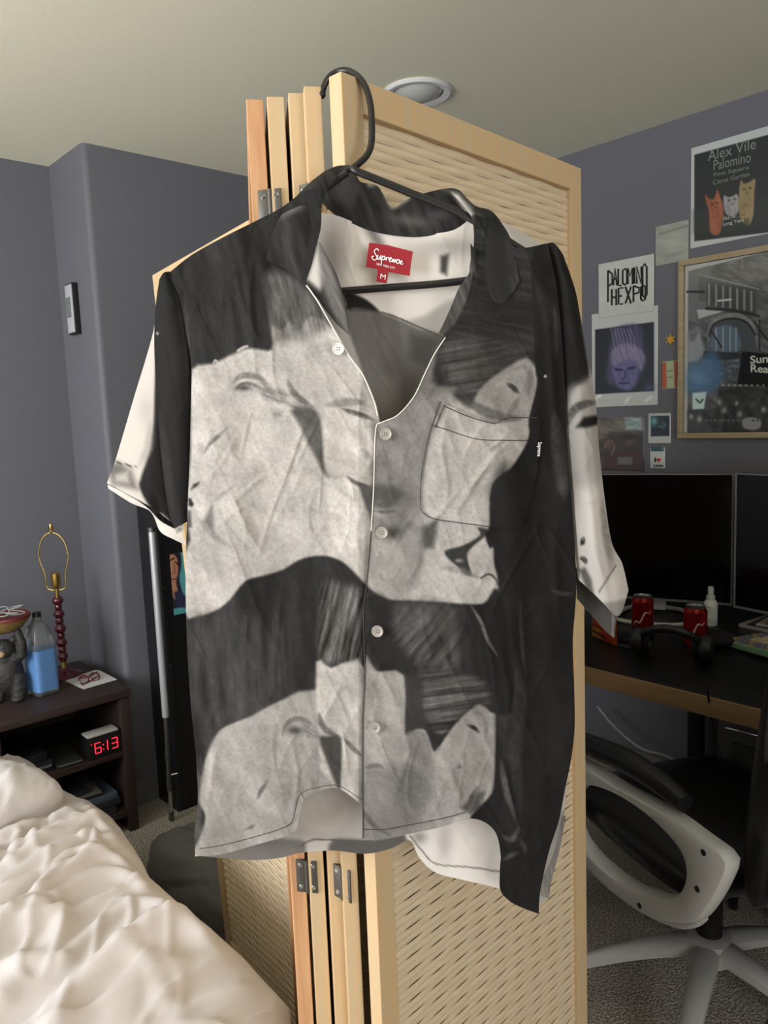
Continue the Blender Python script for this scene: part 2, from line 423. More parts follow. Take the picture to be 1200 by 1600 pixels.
# ------------------------------------------------------------------ the shirt
def folds(P):
    f = (streak(P, 80, 420, 70, 11, 1)-.5)*.014
    f += (streak(P, 112, 220, 60, 21, 2)-.5)*.006
    r = 1-np.abs(2*streak(P, 66, 150, 34, 31, 1)-1); f += -(r**3)*.0030*streak(P, 0, 120, 120, 41, 1)
    r = 1-np.abs(2*streak(P, 118, 90, 30, 51, 1)-1); f += -(r**3)*.0016*streak(P, 0, 90, 90, 43, 1)
    r = 1-np.abs(2*streak(P, 62, 170, 30, 61, 1)-1); f += -(r**10)*.0016*np.clip(2.4*streak(P, 0, 60, 60, 44, 1)-1, 0, 1)
    r = 1-np.abs(2*streak(P, 100, 120, 36, 71, 1)-1); f += -(r**9)*.0014*np.clip(2.4*streak(P, 0, 70, 70, 46, 1)-1, 0, 1)
    r = 1-np.abs(2*streak(P, 20, 90, 40, 81, 1)-1); f += -(r**8)*.0012*np.clip(2.4*streak(P, 0, 60, 60, 48, 1)-1, 0, 1)
    return f
RIDGES = [([(478, 650), (462, 700), (440, 760), (425, 800)], 3.2, 7), ([(438, 760), (410, 845), (402, 880)], 2.2, 6), ([(392, 640), (383, 680), (375, 720)], 2, 5),
          ([(345, 690), (325, 760), (312, 840)], 2.4, 8), ([(505, 640), (480, 690), (455, 740)], 2, 6), ([(487, 850), (482, 800), (490, 770)], 1.6, 6),
          ([(400, 385), (390, 450), (395, 530), (400, 600)], 3, 9), ([(350, 420), (345, 500)], 2, 8), ([(430, 500), (425, 580), (445, 640)], 2, 6),
          ([(350, 800), (410, 745), (460, 730)], 1.8, 7), ([(330, 880), (345, 820), (400, 780)], 1.8, 7), ([(430, 1130), (425, 1180), (440, 1240)], 2.5, 8),
          ([(450, 1150), (465, 1210), (455, 1280)], 2.5, 8), ([(345, 1150), (330, 1210), (325, 1270)], 2.5, 9), ([(390, 1200), (370, 1250), (385, 1300)], 2, 8),
          ([(700, 640), (690, 700), (700, 760), (690, 800)], 2.2, 7), ([(710, 810), (735, 760), (780, 710)], 2.8, 8), ([(720, 795), (765, 720), (800, 690)], 2, 6),
          ([(640, 860), (690, 800), (720, 760)], 1.8, 7), ([(630, 920), (655, 870), (640, 820)], 1.6, 7), ([(745, 670), (765, 700), (800, 670)], 2, 6),
          ([(655, 930), (662, 985), (680, 1040)], 2, 7), ([(735, 930), (755, 980), (770, 1040), (775, 1100)], 2, 6), ([(780, 1010), (795, 1080), (790, 1150)], 3, 9),
          ([(785, 1180), (800, 1250), (812, 1300)], 4, 8), ([(840, 430), (858, 520), (865, 620), (880, 760)], 5, 12), ([(870, 800), (868, 900), (880, 1000)], 3, 12),
          ([(640, 1170), (690, 1230), (660, 1290)], 2, 9), ([(620, 1120), (640, 1170), (610, 1260)], 2, 8), ([(700, 1190), (720, 1250)], 1.8, 7), ([(400, 940), (380, 1000), (385, 1090)], 2.5, 9), ([(440, 920), (430, 1020), (425, 1100)], 2.5, 9), ([(330, 980), (350, 1060), (320, 1150)], 2.5, 9)]
def ridge(P):
    f = np.zeros(len(P))
    for pts, a, w in RIDGES:
        q = np.asarray(smoothpath(pts, 4)); k = np.where((P[:, 0] > q[:, 0].min()-4*w) & (P[:, 0] < q[:, 0].max()+4*w) & (P[:, 1] > q[:, 1].min()-4*w) & (P[:, 1] < q[:, 1].max()+4*w))[0]
        if len(k): d, T = sdist(P[k], q, False, True); f[k] -= a*.0007*np.sin(PI*T)**.7*np.exp(-(d/(w*.62))**2)
    return f
def bulge(P):
    u = (P[:, 0]-597)/310; return -.026*np.clip(1-u*u, 0, 1)**.7

GAIN = .97
def shirt_print(P):
    p = Paint(P, 192)
    # ---- first printed row
    p.poly([(290, 560), (470, 560), (500, 640), (505, 740), (560, 900), (290, 960)], 184, 20)
    p.poly([(512, 745), (560, 750), (580, 830), (574, 905), (545, 880), (520, 868), (505, 800)], 214, 10, .8)
    p.poly([(488, 740), (508, 750), (516, 800), (512, 866), (490, 866), (500, 800)], 172, 10, .6)
    p.poly([(440, 520), (500, 500), (560, 590), (585, 640), (500, 636), (455, 600)], 178, 12, .8)
    for (x, y, rx, ry, g, o) in ((345, 625, 40, 40, 172, .5), (330, 880, 40, 50, 150, .55), (400, 800, 46, 50, 172, .5), (420, 890, 50, 18, 160, .5), (390, 700, 30, 60, 200, .4), (330, 740, 20, 40, 172, .5), (470, 770, 30, 50, 176, .5), (312, 930, 24, 24, 168, .5), (310, 610, 14, 30, 205, .5)): p.blob((x, y), rx, ry, g, o)
    p.poly([(585, 655), (640, 640), (700, 600), (690, 640), (668, 700), (658, 780), (668, 830), (640, 930), (575, 935)], 156, 10)
    p.poly([(585, 660), (640, 640), (684, 632), (664, 700), (654, 770), (620, 745), (583, 718)], 138, 12, .9).poly([(583, 690), (600, 705), (640, 748), (656, 772), (648, 800), (600, 800), (583, 770)], 122, 12, .8)
    p.poly([(690, 525), (720, 600), (712, 628), (690, 627), (660, 650), (620, 655), (655, 590)], 124, 10)
    p.poly([(640, 640), (690, 612), (716, 622), (700, 632), (684, 640), (672, 672), (655, 668)], 150, 8, .7)
    # brow, lid, eye, lashes
    p.line([(362, 601), (372, 590), (388, 586), (406, 591), (420, 603)], 104, 5, 5, .85).line([(367, 610), (378, 600), (394, 600), (406, 608)], 84, 2.5, 3, .85)
    p.blob((381, 606), 12, 5, 62, .9).blob((415, 604), 10, 5, 104, .7, 20)
    p.poly([(404, 596), (424, 603), (450, 616), (440, 630), (416, 624), (402, 612)], 140, 6, .9, (30, 16, 3, 58, 21)).poly([(424, 640), (444, 640), (440, 652), (428, 652)], 148, 5, .8, (20, 12, 3, 46, 22))
    p.poly([(440, 626), (470, 630), (490, 640), (486, 656), (460, 640)], 128, 5, .85, (35, 16, 3, 60, 23))
    p.line([(449, 592), (454, 606), (464, 619), (480, 631), (492, 637)], 92, 4, 6, .85)
    p.poly([(455, 641), (476, 636), (494, 642), (502, 664), (506, 695), (507, 721), (515, 745), (504, 737), (494, 716), (481, 692), (471, 669), (460, 651)], 92, 5, 1, (60, 30, 10, 16))
    p.poly([(507, 640), (535, 643), (569, 657), (583, 684), (582, 716), (569, 732), (540, 744), (520, 746), (510, 736), (506, 705)], 196, 4)
    p.line([(508, 722), (513, 740), (524, 747), (540, 743)], 168, 2, 4, .6).line([(564, 700), (574, 712), (583, 724)], 140, 5, 6, .8)
    p.line([(508, 634), (530, 630), (552, 628), (572, 630)], 118, 6, 6, .85).line([(533, 638), (553, 645), (572, 651), (586, 657)], 74, 4, 4, .9)
    p.line([(541, 743), (552, 752), (566, 758), (584, 762)], 88, 3, 4, .9).poly([(560, 757), (584, 762), (583, 818), (570, 788)], 90, 4, .95)
    # mouth and chin
    p.poly([(584, 760), (606, 758), (622, 763), (632, 773), (620, 786), (600, 794), (583, 790)], 84, 8, .95).line([(584, 799), (604, 800), (620, 798)], 78, 2, 3, .8)
    p.poly([(602, 800), (632, 800), (642, 822), (626, 838), (606, 818)], 116, 8, .8).blob((617, 832), 9, 10, 72, .9, 20).blob((592, 784), 6, 4, 116, .5)
    p.poly([(583, 806), (600, 808), (606, 830), (590, 840)], 104, 8, .6)
    # creases of the cheek
    p.line([(319, 709), (328, 693), (343, 680), (356, 668)], 108, 2.5, 4, .85).line([(312, 690), (316, 700), (320, 710)], 140, 4, 6, .6)
    p.poly([(298, 765), (303, 756), (312, 753), (308, 760)], 52, 2.5).poly([(294, 779), (298, 778), (303, 788), (300, 792), (295, 790)], 44, 2).poly([(293, 798), (298, 798), (300, 824), (294, 824)], 84, 3)
    p.poly([(317, 816), (331, 788), (334, 806), (334, 833)], 104, 5, .9).line([(333, 786), (348, 772), (366, 760)], 140, 3, 4, .8).line([(310, 808), (328, 832), (362, 856)], 128, 4, 6, .7).line([(294, 850), (316, 878), (345, 892), (372, 884)], 150, 8, 12, .6)
    # dark marks under the pocket
    p.poly([(659, 824), (684, 809), (682, 834), (677, 856), (662, 857)], 92, 6, .95).blob((640, 870), 16, 20, 140, .5)
    p.poly([(695, 861), (724, 852), (750, 836), (746, 824), (764, 828), (764, 833), (733, 860), (731, 876), (737, 899), (725, 896), (716, 886), (704, 876)], 62, 2.5).blob((717, 876), 6, 3, 168, .9)
    p.line([(690, 886), (720, 892), (750, 903)], 122, 4, 6, .7).line([(752, 903), (764, 897), (774, 904), (778, 913)], 64, 1.5, 2, .9).blob((770, 912), 9, 9, 208, .7)
    # ---- dark hair, upper left
    up = [(200, 440), (240, 400), (400, 320), (500, 250), (520, 400), (520, 505), (508, 502), (483, 494), (466, 520), (452, 502), (440, 516), (426, 510), (425, 546), (400, 545), (383, 545), (358, 556), (333, 568), (300, 577), (298, 640), (297, 720), (290, 790), (291, 860), (200, 850)]
    p.poly(up, 45, 4, 1, (80, 120, 12, 14))
    p.poly([(416, 430), (452, 430), (492, 468), (520, 506), (470, 530), (426, 530), (422, 470)], 104, 12, .75, (78, 46, 7, 60, 33))
    p.line([(333, 569), (336, 563), (340, 566)], 170, 1.5, 1.5).line([(372, 548), (380, 543), (386, 541)], 180, 2, 2).line([(288, 470), (292, 500), (294, 560)], 84, 2, 5, .5)
    # ---- hair, upper right of the opening
    p.poly([(676, 596), (712, 604), (710, 617), (733, 636), (748, 612), (775, 587), (800, 571), (822, 560), (860, 560), (900, 300), (700, 280), (720, 440), (690, 525)], 50, 6, 1, (12, 90, 6, 18))
    p.poly([(690, 535), (750, 528), (830, 545), (802, 568), (760, 596), (740, 618), (700, 596)], 84, 12, .85, (-10, 100, 5, 44, 8))
    # ear
    p.poly([(745, 640), (748, 612), (775, 587), (800, 571), (821, 561), (834, 574), (838, 596), (834, 625), (826, 650), (800, 660), (760, 660)], 158, 4)
    p.line([(790, 598), (802, 606), (812, 616)], 56, 5, 3).line([(800, 580), (818, 573), (829, 592), (825, 620)], 118, 4, 4, .7).line([(770, 604), (796, 596)], 186, 4, 5, .6).line([(812, 618), (800, 640), (790, 650)], 112, 4, 5, .6)
    p.line([(716, 616), (752, 640), (790, 652), (815, 655)], 96, 8, 7, .85)
    # ---- dark right side of the garment
    rt = [(826, 655), (827, 675), (821, 696), (800, 729), (783, 742), (771, 754), (765, 780), (765, 821), (758, 836), (765, 856), (771, 856), (772, 880), (777, 900), (779, 925), (770, 942), (770, 1000), (775, 1100), (773, 1200), (768, 1240), (740, 1270), (740, 1300), (800, 1450), (960, 1450), (960, 350), (840, 350), (836, 560), (839, 600)]
    p.poly(rt, 36, 2.5, 1, (88, 260, 30, 8))
    p.poly([(766, 760), (800, 740), (800, 1000), (820, 1300), (776, 1300), (776, 1100), (772, 950), (782, 900)], 46, 14, .8)
    p.line([(866, 645), (872, 700), (882, 780)], 88, 12, 10, .6).blob((878, 760), 8, 14, 110, .5)  # pale vertical streaks: highlights painted into the dark cloth
    p.line([(785, 1000), (795, 1080), (788, 1130), (800, 1200)], 72, 14, 14, .7).line([(800, 1010), (815, 1090), (806, 1160), (812, 1300)], 72, 8, 10, .6)
    p.line([(812, 930), (815, 1000), (822, 1060)], 66, 2, 4, .7).line([(860, 922), (880, 928), (896, 926)], 84, 3, 4, .7)
    p.line([(782, 1190), (792, 1240), (806, 1280)], 122, 5, 5, .6).line([(784, 1305), (800, 1312), (812, 1290)], 122, 4, 4, .6).line([(812, 1310), (820, 1325), (818, 1335)], 100, 3, 4, .6)
    p.line([(784, 1345), (800, 1336), (812, 1332)], 110, 3, 4, .6).line([(851, 586), (853, 590)], 190, 3, 2, 1, 0)
    p.line([(838, 440), (862, 500), (868, 560)], 58, 10, 14, .6).line([(866, 470), (870, 560)], 84, 2, 4, .5)
    # ---- second hair band
    hb = [(285, 970), (294, 967), (333, 956), (358, 938), (383, 908), (410, 900), (442, 890), (467, 875), (490, 869), (512, 869), (530, 875), (542, 884), (579, 921), (604, 936), (640, 938), (675, 940), (742, 944), (760, 939), (778, 921), (800, 1000), (800, 1110), (767, 1113), (750, 1101), (737, 1107), (710, 1133), (690, 1163), (677, 1175), (665, 1143), (650, 1140), (632, 1147), (630, 1056), (590, 1050), (568, 1041), (540, 1035), (517, 1044), (495, 1034), (495, 1078), (450, 1093), (423, 1103), (393, 1120), (360, 1133), (343, 1143), (333, 1167), (322, 1187), (317, 1217), (312, 1250), (322, 1275), (313, 1310), (280, 1340)]
    p.poly(hb, 44, 3, 1, (84, 200, 20, 16))
    p.poly([(500, 890), (540, 884), (580, 925), (600, 936), (560, 930), (510, 905)], 50, 6, .8)
    p.poly([(296, 980), (340, 960), (400, 960), (450, 960), (440, 1085), (380, 1115), (340, 1140), (310, 1160)], 58, 16, .8, (88, 120, 14, 34, 14))
    p.poly([(505, 912), (530, 912), (572, 934), (572, 1036), (545, 1032), (515, 1036), (498, 1020), (500, 960)], 88, 10, .9, (104, 60, 5, 84, 13))
    p.poly([(620, 946), (700, 945), (712, 1000), (704, 1046), (650, 1040), (612, 990)], 78, 16, .85, (-48, 70, 6, 58, 15)).poly([(690, 955), (712, 955), (716, 1045), (690, 1045)], 92, 10, .6, (85, 70, 7, 40, 16))
    p.poly([(568, 935), (610, 940), (616, 1000), (650, 1045), (600, 1048), (568, 1036)], 44, 8, .8)
    p.line([(735, 945), (752, 972), (762, 1000), (778, 1025)], 150, 2, 3.5, .8)
    p.poly([(652, 1056), (700, 1048), (756, 1066), (764, 1100), (735, 1108), (706, 1134), (690, 1150), (668, 1130), (656, 1100)], 78, 8, .95, (-8, 90, 4.5, 62, 19))
    p.poly([(632, 1058), (660, 1056), (664, 1136), (634, 1144)], 60, 5, .8).line([(312, 1180), (306, 1240), (306, 1320)], 96, 12, 10, .8)
    # ---- second row faces, base tone lowered in the colour for dimmer light below
    p.poly([(313, 1310), (322, 1275), (312, 1250), (322, 1187), (343, 1143), (393, 1120), (495, 1078), (500, 1200), (560, 1270), (480, 1330), (313, 1340)], 150, 4)
    p.poly([(568, 1042), (590, 1051), (630, 1056), (632, 1147), (650, 1141), (665, 1145), (677, 1175), (690, 1166), (700, 1200), (700, 1300), (568, 1312)], 150, 4, .95)
    p.poly([(634, 1148), (650, 1141), (664, 1146), (674, 1174), (668, 1200), (640, 1180)], 128, 4, .8)
    p.poly([(600, 1060), (628, 1062), (626, 1140), (600, 1150)], 168, 12, .7)
    p.poly([(495, 1036), (517, 1046), (540, 1037), (566, 1042), (566, 1180), (540, 1160), (500, 1140)], 186, 5)
    p.line([(441, 1150), (447, 1132), (463, 1123), (482, 1128), (490, 1138)], 96, 4, 4, .9).blob((461, 1141), 12, 6, 60, .9).poly([(470, 1130), (492, 1136), (500, 1152), (480, 1152)], 122, 5, .8, (25, 14, 3, 50, 41))
    p.line([(498, 1112), (503, 1132), (515, 1144), (532, 1152)], 74, 4, 5, .85).line([(486, 1152), (492, 1180), (510, 1192)], 132, 5, 6, .6)
    p.poly([(499, 1154), (512, 1150), (533, 1153), (534, 1200), (531, 1236), (518, 1208), (508, 1184)], 72, 4, .95)
    p.poly([(536, 1158), (566, 1180), (566, 1262), (540, 1240), (533, 1232)], 196, 3).line([(537, 1153), (552, 1170), (566, 1182)], 84, 4, 4, .85)
    p.line([(402, 1249), (408, 1236), (420, 1216)], 78, 3, 4, .9).poly([(383, 1297), (390, 1291), (398, 1289), (395, 1294)], 70, 3)
    for (x, y, rx, ry, g, o) in ((350, 1240, 14, 60, 148, .6), (375, 1190, 14, 50, 156, .5), (430, 1200, 20, 40, 150, .5), (470, 1260, 20, 30, 152, .5), (345, 1300, 30, 12, 140, .6), (330, 1210, 8, 40, 205, .6), (400, 1300, 30, 8, 150, .5), (420, 1120, 20, 14, 190, .5)): p.blob((x, y), rx, ry, g, o)
    p.poly([(565, 1196), (600, 1200), (650, 1190), (680, 1230), (640, 1300), (568, 1312)], 122, 14, .75).blob((640, 1240), 20, 50, 104, .5, 20)
    p.line([(530, 1234), (555, 1256), (585, 1290), (610, 1306)], 84, 4, 5, .85).line([(568, 1200), (590, 1196), (600, 1202)], 84, 3, 4, .8).line([(560, 1120), (590, 1150), (600, 1180)], 190, 2, 4, .5)  # first stroke is the shadow of the hem, painted into the print
    p.poly([(690, 1165), (712, 1134), (738, 1108), (751, 1102), (765, 1114), (769, 1150), (771, 1190), (768, 1218), (748, 1250), (728, 1266), (700, 1280), (684, 1240), (680, 1200)], 164, 3.5)
    p.line([(729, 1132), (742, 1138), (750, 1146)], 56, 4, 3).line([(738, 1114), (752, 1116), (760, 1136), (757, 1160)], 122, 3, 3, .7).blob((718, 1198), 3.5, 3.5, 96, .8).line([(748, 1228), (736, 1248), (730, 1264)], 60, 4, 4, .8).blob((700, 1240), 20, 30, 142, .5)
    p.poly([(720, 1262), (744, 1240), (760, 1236), (750, 1262), (735, 1272)], 84, 4, .8)
    p.mottle(.09, 30, 44, 22, 77); p.mottle(.09, 70, 30, 9, 78); p.mottle(.10, 10, 3.2, 3.2, 79)
    p.c *= (1-.10*np.clip((P[:, 0]-590)/60, 0, 1))[:, None]  # right front darkened in its colour to offset the frontal light
    return p.c*GAIN

def sleeve_print(P):
    p = Paint(P, 200)
    p.poly([(200, 400), (310, 400), (312, 900), (264, 812), (240, 800), (218, 762), (222, 740), (240, 660), (240, 400)], 40, 3, 1, (80, 120, 14, 12))
    p.poly([(165, 725), (185, 722), (205, 735), (215, 765), (176, 757)], 92, 8, .9).poly([(180, 742), (200, 736), (202, 755), (180, 752)], 190, 6, .8)
    p.line([(182, 722), (212, 730)], 70, 1, 1.2)
    p.blob((228, 640), 12, 24, 165, .5).line([(236, 655), (232, 700), (215, 730)], 150, 6, 8, .6).line([(244, 520), (246, 523)], 210, 3, 2).line([(255, 780), (275, 790)], 80, 2, 3, .5)
    return p.c
def rsleeve_print(P):
    p = Paint(P, 185)
    p.poly([(840, 370), (890, 370), (912, 520), (921, 590), (900, 606), (887, 640), (884, 700), (880, 780), (870, 800), (840, 700)], 34, 5, 1, (80, 120, 14, 8))
    p.poly([(884, 620), (905, 600), (930, 600), (945, 740), (900, 760), (884, 720)], 150, 10, .8)
    p.line([(886, 665), (896, 642), (912, 632), (934, 628)], 66, 9, 5, .9).poly([(900, 668), (912, 652), (938, 648), (938, 662), (918, 668)], 30, 4)
    p.blob((890, 760), 14, 40, 120, .7)
    p.line([(912, 838), (910, 848), (906, 852)], 30, 5, 3).line([(905, 872), (913, 874), (916, 882)], 30, 5, 3)
    p.poly([(905, 890), (914, 886), (924, 905), (928, 930), (915, 918)], 84, 4)
    p.line([(940, 780), (946, 830), (955, 880), (950, 905)], 120, 4, 8, .7).line([(936, 925), (955, 895), (962, 884)], 60, 1, 1.2)
    p.poly([(940, 942), (985, 935), (975, 975), (950, 975)], 110, 4, .7)
    p.blob((925, 800), 8, 70, 212, .5).blob((962, 910), 12, 26, 215, .6)
    return p.c
def back_print(P):
    p = Paint(P, 200)
    p.poly([(500, 330), (760, 340), (760, 440), (700, 470), (640, 500), (540, 484), (500, 400)], 252, 6)  # inner yoke painted brighter, in place of light coming through the cloth
    p.blob((520, 400), 26, 70, 138, .8).blob((700, 385), 60, 18, 158, .7).poly([(570, 355), (590, 362), (610, 395), (640, 404), (620, 410), (590, 390)], 95, 8, .7)
    p.poly([(688, 400), (702, 396), (698, 430), (688, 425)], 78, 5)
    p.poly([(536, 456), (550, 458), (575, 470), (592, 490), (545, 486), (540, 475)], 44, 3)
    p.poly([(540, 486), (600, 490), (655, 514), (700, 530), (680, 600), (640, 650), (597, 665), (560, 560)], 122, 4, 1, (85, 60, 14, 12))
    p.poly([(588, 585), (625, 590), (628, 640), (597, 662), (592, 620)], 140, 10, .8).poly([(640, 520), (690, 530), (668, 575), (640, 560)], 84, 9, .7)
    p.line([(545, 485), (600, 489), (655, 511), (690, 526)], 96, 1, 1.5)
    # below the front hems
    p.poly([(440, 1230), (580, 1225), (600, 1320), (570, 1345), (430, 1350)], 176, 8)
    p.poly([(466, 1250), (480, 1240), (530, 1240), (545, 1270), (520, 1300), (470, 1290)], 190, 8)
    p.poly([(300, 1300), (467, 1312), (480, 1316), (478, 1350), (300, 1350)], 116, 5).poly([(478, 1314), (500, 1312), (520, 1312), (524, 1340), (480, 1340)], 190, 5)
    p.poly([(520, 1312), (570, 1313), (600, 1309), (640, 1300), (650, 1325), (600, 1345), (520, 1345)], 92, 5)
    p.line([(470, 1322), (490, 1312), (530, 1313), (580, 1314)], 90, 1, 1.4)
    p.poly([(640, 1290), (735, 1270), (785, 1290), (790, 1400), (680, 1400), (640, 1320)], 222, 4)
    p.line([(640, 1305), (660, 1330), (682, 1350), (735, 1355), (780, 1362)], 120, 1, 1.4)
    p.blob((695, 1318), 12, 30, 170, .7).blob((655, 1308), 12, 10, 120, .7)
    p.poly([(842, 1300), (900, 1250), (900, 1340), (860, 1420), (830, 1410)], 150, 5)
    return p.c
def collar_print(P):
    p = Paint(P, 54)
    p.mottle(.45, 70, 60, 10, 61)
    p.blob((455, 330), 24, 6, 130, .7, -25).blob((430, 420), 12, 5, 100, .4)  # pale band on the left leaf is a highlight painted into the colour
    p.poly([(540, 262), (572, 266), (560, 300), (545, 330), (525, 310)], 92, 10, .8).poly([(575, 292), (592, 292), (610, 326), (628, 320), (640, 310), (612, 305), (590, 270), (570, 268)], 168, 5, .95)
    p.blob((640, 345), 34, 9, 116, .6, 8).blob((690, 335), 18, 8, 104, .6)
    p.poly([(690, 296), (716, 298), (742, 318), (738, 332), (722, 318)], 92, 5)
    p.poly([(706, 302), (716, 305), (740, 334), (735, 340), (722, 326)], 196, 4)
    p.poly([(740, 345), (770, 345), (800, 420), (790, 460), (745, 440)], 44, 14, .9)
    p.poly([(735, 400), (748, 440), (752, 488), (690, 528), (700, 486), (720, 440)], 82, 5, .9, (70, 40, 5, 40, 67))
    p.poly([(480, 436), (498, 378), (506, 420), (506, 444), (500, 456)], 205, 6).poly([(500, 380), (520, 420), (542, 495), (546, 524), (528, 500), (508, 462), (500, 430)], 128, 6, .9, (60, 40, 6, 36, 71))
    p.blob((497, 465), 8, 12, 50, .8)
    return p.c

sh = thing('shirt', 'black and white photo-print short-sleeved shirt with a red neck label on a hanger', 'shirt', tuple(SP[:2]+np.array([0, 0]))+(.97,))
def piece(name, top, bottom, left, right, nu, nv, printf, base, bul=1., fold=1., parent=sh, thick=0, extra=None, sm=True, m=None):
    P, u, v = coons(top, bottom, left, right, nu, nv, sm)
    off = base+bulge(P)*bul+fold*(folds(P)+ridge(P))
    if extra is not None: off = off+extra(P, u, v)
    c_ = printf(P)
    if printf is not shirt_print: c_ = c_*GAIN
    return grid_obj(name, onshirt(P, off), nu, nv, c_, m or M_print, parent, thick=thick)

A_l = [(262, 428), (278, 460), (291, 520), (299, 575), (298, 640), (296, 720), (292, 820), (290, 900), (292, 1000), (298, 1100), (306, 1180), (309, 1250), (304, 1300), (305, 1338)]
back = piece('back_panel', [(285, 428), (400, 365), (500, 332), (600, 364), (700, 362), (745, 336), (783, 346), (828, 370), (851, 386)],
             [(308, 1337), (350, 1341), (400, 1344), (440, 1340), (467, 1333), (520, 1329), (570, 1334), (610, 1326), (640, 1313), (655, 1340), (680, 1363), (720, 1374), (778, 1388), (810, 1404), (845, 1412), (859, 1385), (871, 1320), (881, 1283)],
             [(285, 428), (300, 520), (306, 640), (303, 800), (298, 950), (302, 1080), (314, 1200), (312, 1290), (308, 1337)],
             [(851, 386), (868, 500), (874, 650), (885, 850), (889, 1000), (890, 1130), (887, 1200), (881, 1283)], 260, 460, back_print, .018, bul=-.1, fold=.5)
neckfall = lambda P, u, v: .010*np.exp(-((P[:, 1]-330)/60)**2)
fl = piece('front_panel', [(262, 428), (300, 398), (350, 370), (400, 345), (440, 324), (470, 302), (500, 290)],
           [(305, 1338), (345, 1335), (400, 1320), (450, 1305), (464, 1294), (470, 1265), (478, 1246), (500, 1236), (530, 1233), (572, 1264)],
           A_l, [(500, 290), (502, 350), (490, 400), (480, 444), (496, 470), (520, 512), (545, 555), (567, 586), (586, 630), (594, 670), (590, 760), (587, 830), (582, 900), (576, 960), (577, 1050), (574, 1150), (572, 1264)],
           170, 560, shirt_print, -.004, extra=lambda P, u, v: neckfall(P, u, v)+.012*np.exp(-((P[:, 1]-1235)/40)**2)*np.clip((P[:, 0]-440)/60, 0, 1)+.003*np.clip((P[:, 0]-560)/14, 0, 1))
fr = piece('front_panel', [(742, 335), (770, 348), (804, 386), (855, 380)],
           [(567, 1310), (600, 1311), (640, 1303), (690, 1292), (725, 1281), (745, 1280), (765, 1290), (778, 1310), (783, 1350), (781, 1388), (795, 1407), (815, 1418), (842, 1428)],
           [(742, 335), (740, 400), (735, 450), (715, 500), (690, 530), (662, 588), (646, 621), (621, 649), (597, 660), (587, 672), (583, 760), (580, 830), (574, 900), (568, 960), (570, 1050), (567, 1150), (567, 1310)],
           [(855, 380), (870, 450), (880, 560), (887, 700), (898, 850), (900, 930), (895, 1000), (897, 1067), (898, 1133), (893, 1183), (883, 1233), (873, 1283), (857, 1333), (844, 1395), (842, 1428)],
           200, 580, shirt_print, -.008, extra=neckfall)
# left sleeve: a back layer, a front layer and the turned hem
piece('sleeve', [(246, 455), (262, 440)], [(167, 755), (205, 775), (240, 795), (275, 822)], [(246, 455), (241, 510), (228, 560), (212, 612), (195, 670), (180, 720), (167, 755)],
      [(262, 440), (276, 600), (282, 700), (275, 822)], 40, 110, sleeve_print, .020, bul=0, fold=.6, extra=lambda P, u, v: -.012*np.sin(PI*u))
piece('sleeve_hem', [(168, 757), (205, 776), (232, 795), (252, 815), (285, 832)], [(169, 763), (205, 786), (236, 800), (250, 830), (272, 843), (291, 852)], [(168, 757), (169, 763)], [(285, 832), (291, 852)],
      60, 8, lambda P: Paint(P, 214).mottle(.1, 30, 20, 6).c, .014, bul=0, fold=.5)
piece('sleeve', [(249, 436), (256, 426), (268, 424)], [(273, 826), (284, 820), (298, 812)], [(249, 436), (243, 480), (241, 540), (245, 620), (250, 690), (256, 750), (264, 800), (273, 826)],
      [(268, 424), (285, 470), (298, 540), (303, 600), (301, 700), (298, 760), (298, 812)], 40, 200, lambda P: Paint(P, 40).mottle(.2, 80, 120, 14, 3).line([(272, 440), (288, 520), (294, 600)], 74, 2, 5, .6).line([(250, 640), (262, 740), (270, 800)], 66, 6, 8, .5).blob((246, 521), 2, 2, 190).c, -.001, bul=0, fold=.6, extra=lambda P, u, v: -.012*np.sin(PI*u)+.004)
piece('sleeve_loop', [(273, 826), (286, 818)], [(276, 835), (288, 828)], [(273, 826), (276, 835)], [(286, 818), (288, 828)], 6, 5, lambda P: Paint(P, 170).blob((281, 827), 3, 3, 110).c, -.006, 0, .3)
# right sleeve
piece('sleeve', [(852, 381), (866, 380), (880, 398)], [(903, 905), (925, 925), (945, 945), (962, 962), (972, 955), (982, 922)],
      [(852, 381), (866, 470), (874, 560), (878, 650), (888, 740), (896, 830), (903, 905)],
      [(880, 398), (898, 450), (906, 490), (916, 545), (930, 620), (936, 700), (945, 780), (956, 848), (972, 880), (982, 922)], 60, 260, rsleeve_print, -.006, bul=0, fold=1.0,
      extra=lambda P, u, v: -.022*np.sin(PI*u)*(.4+.6*v))
piece('sleeve_lining', [(899, 885), (912, 900), (940, 930), (966, 950)], [(901, 935), (925, 962), (945, 985), (960, 997)], [(899, 885), (900, 905), (901, 935)], [(966, 950), (962, 975), (960, 997)],
      40, 20, lambda P: Paint(P, 76).mottle(.12, 60, 20, 8).line([(958, 960), (957, 996)], 120, 1.5, 1).c, .004, bul=0, fold=.5)
piece('side_vent', [(881, 1275), (884, 1275)], [(845, 1400), (858, 1404)], [(878, 1275), (866, 1330), (848, 1372), (845, 1400)], [(884, 1275), (874, 1330), (862, 1375), (858, 1404)], 12, 40,
      lambda P: Paint(P, 130).mottle(.2, 80, 40, 6).c, -.001, 0, .3)
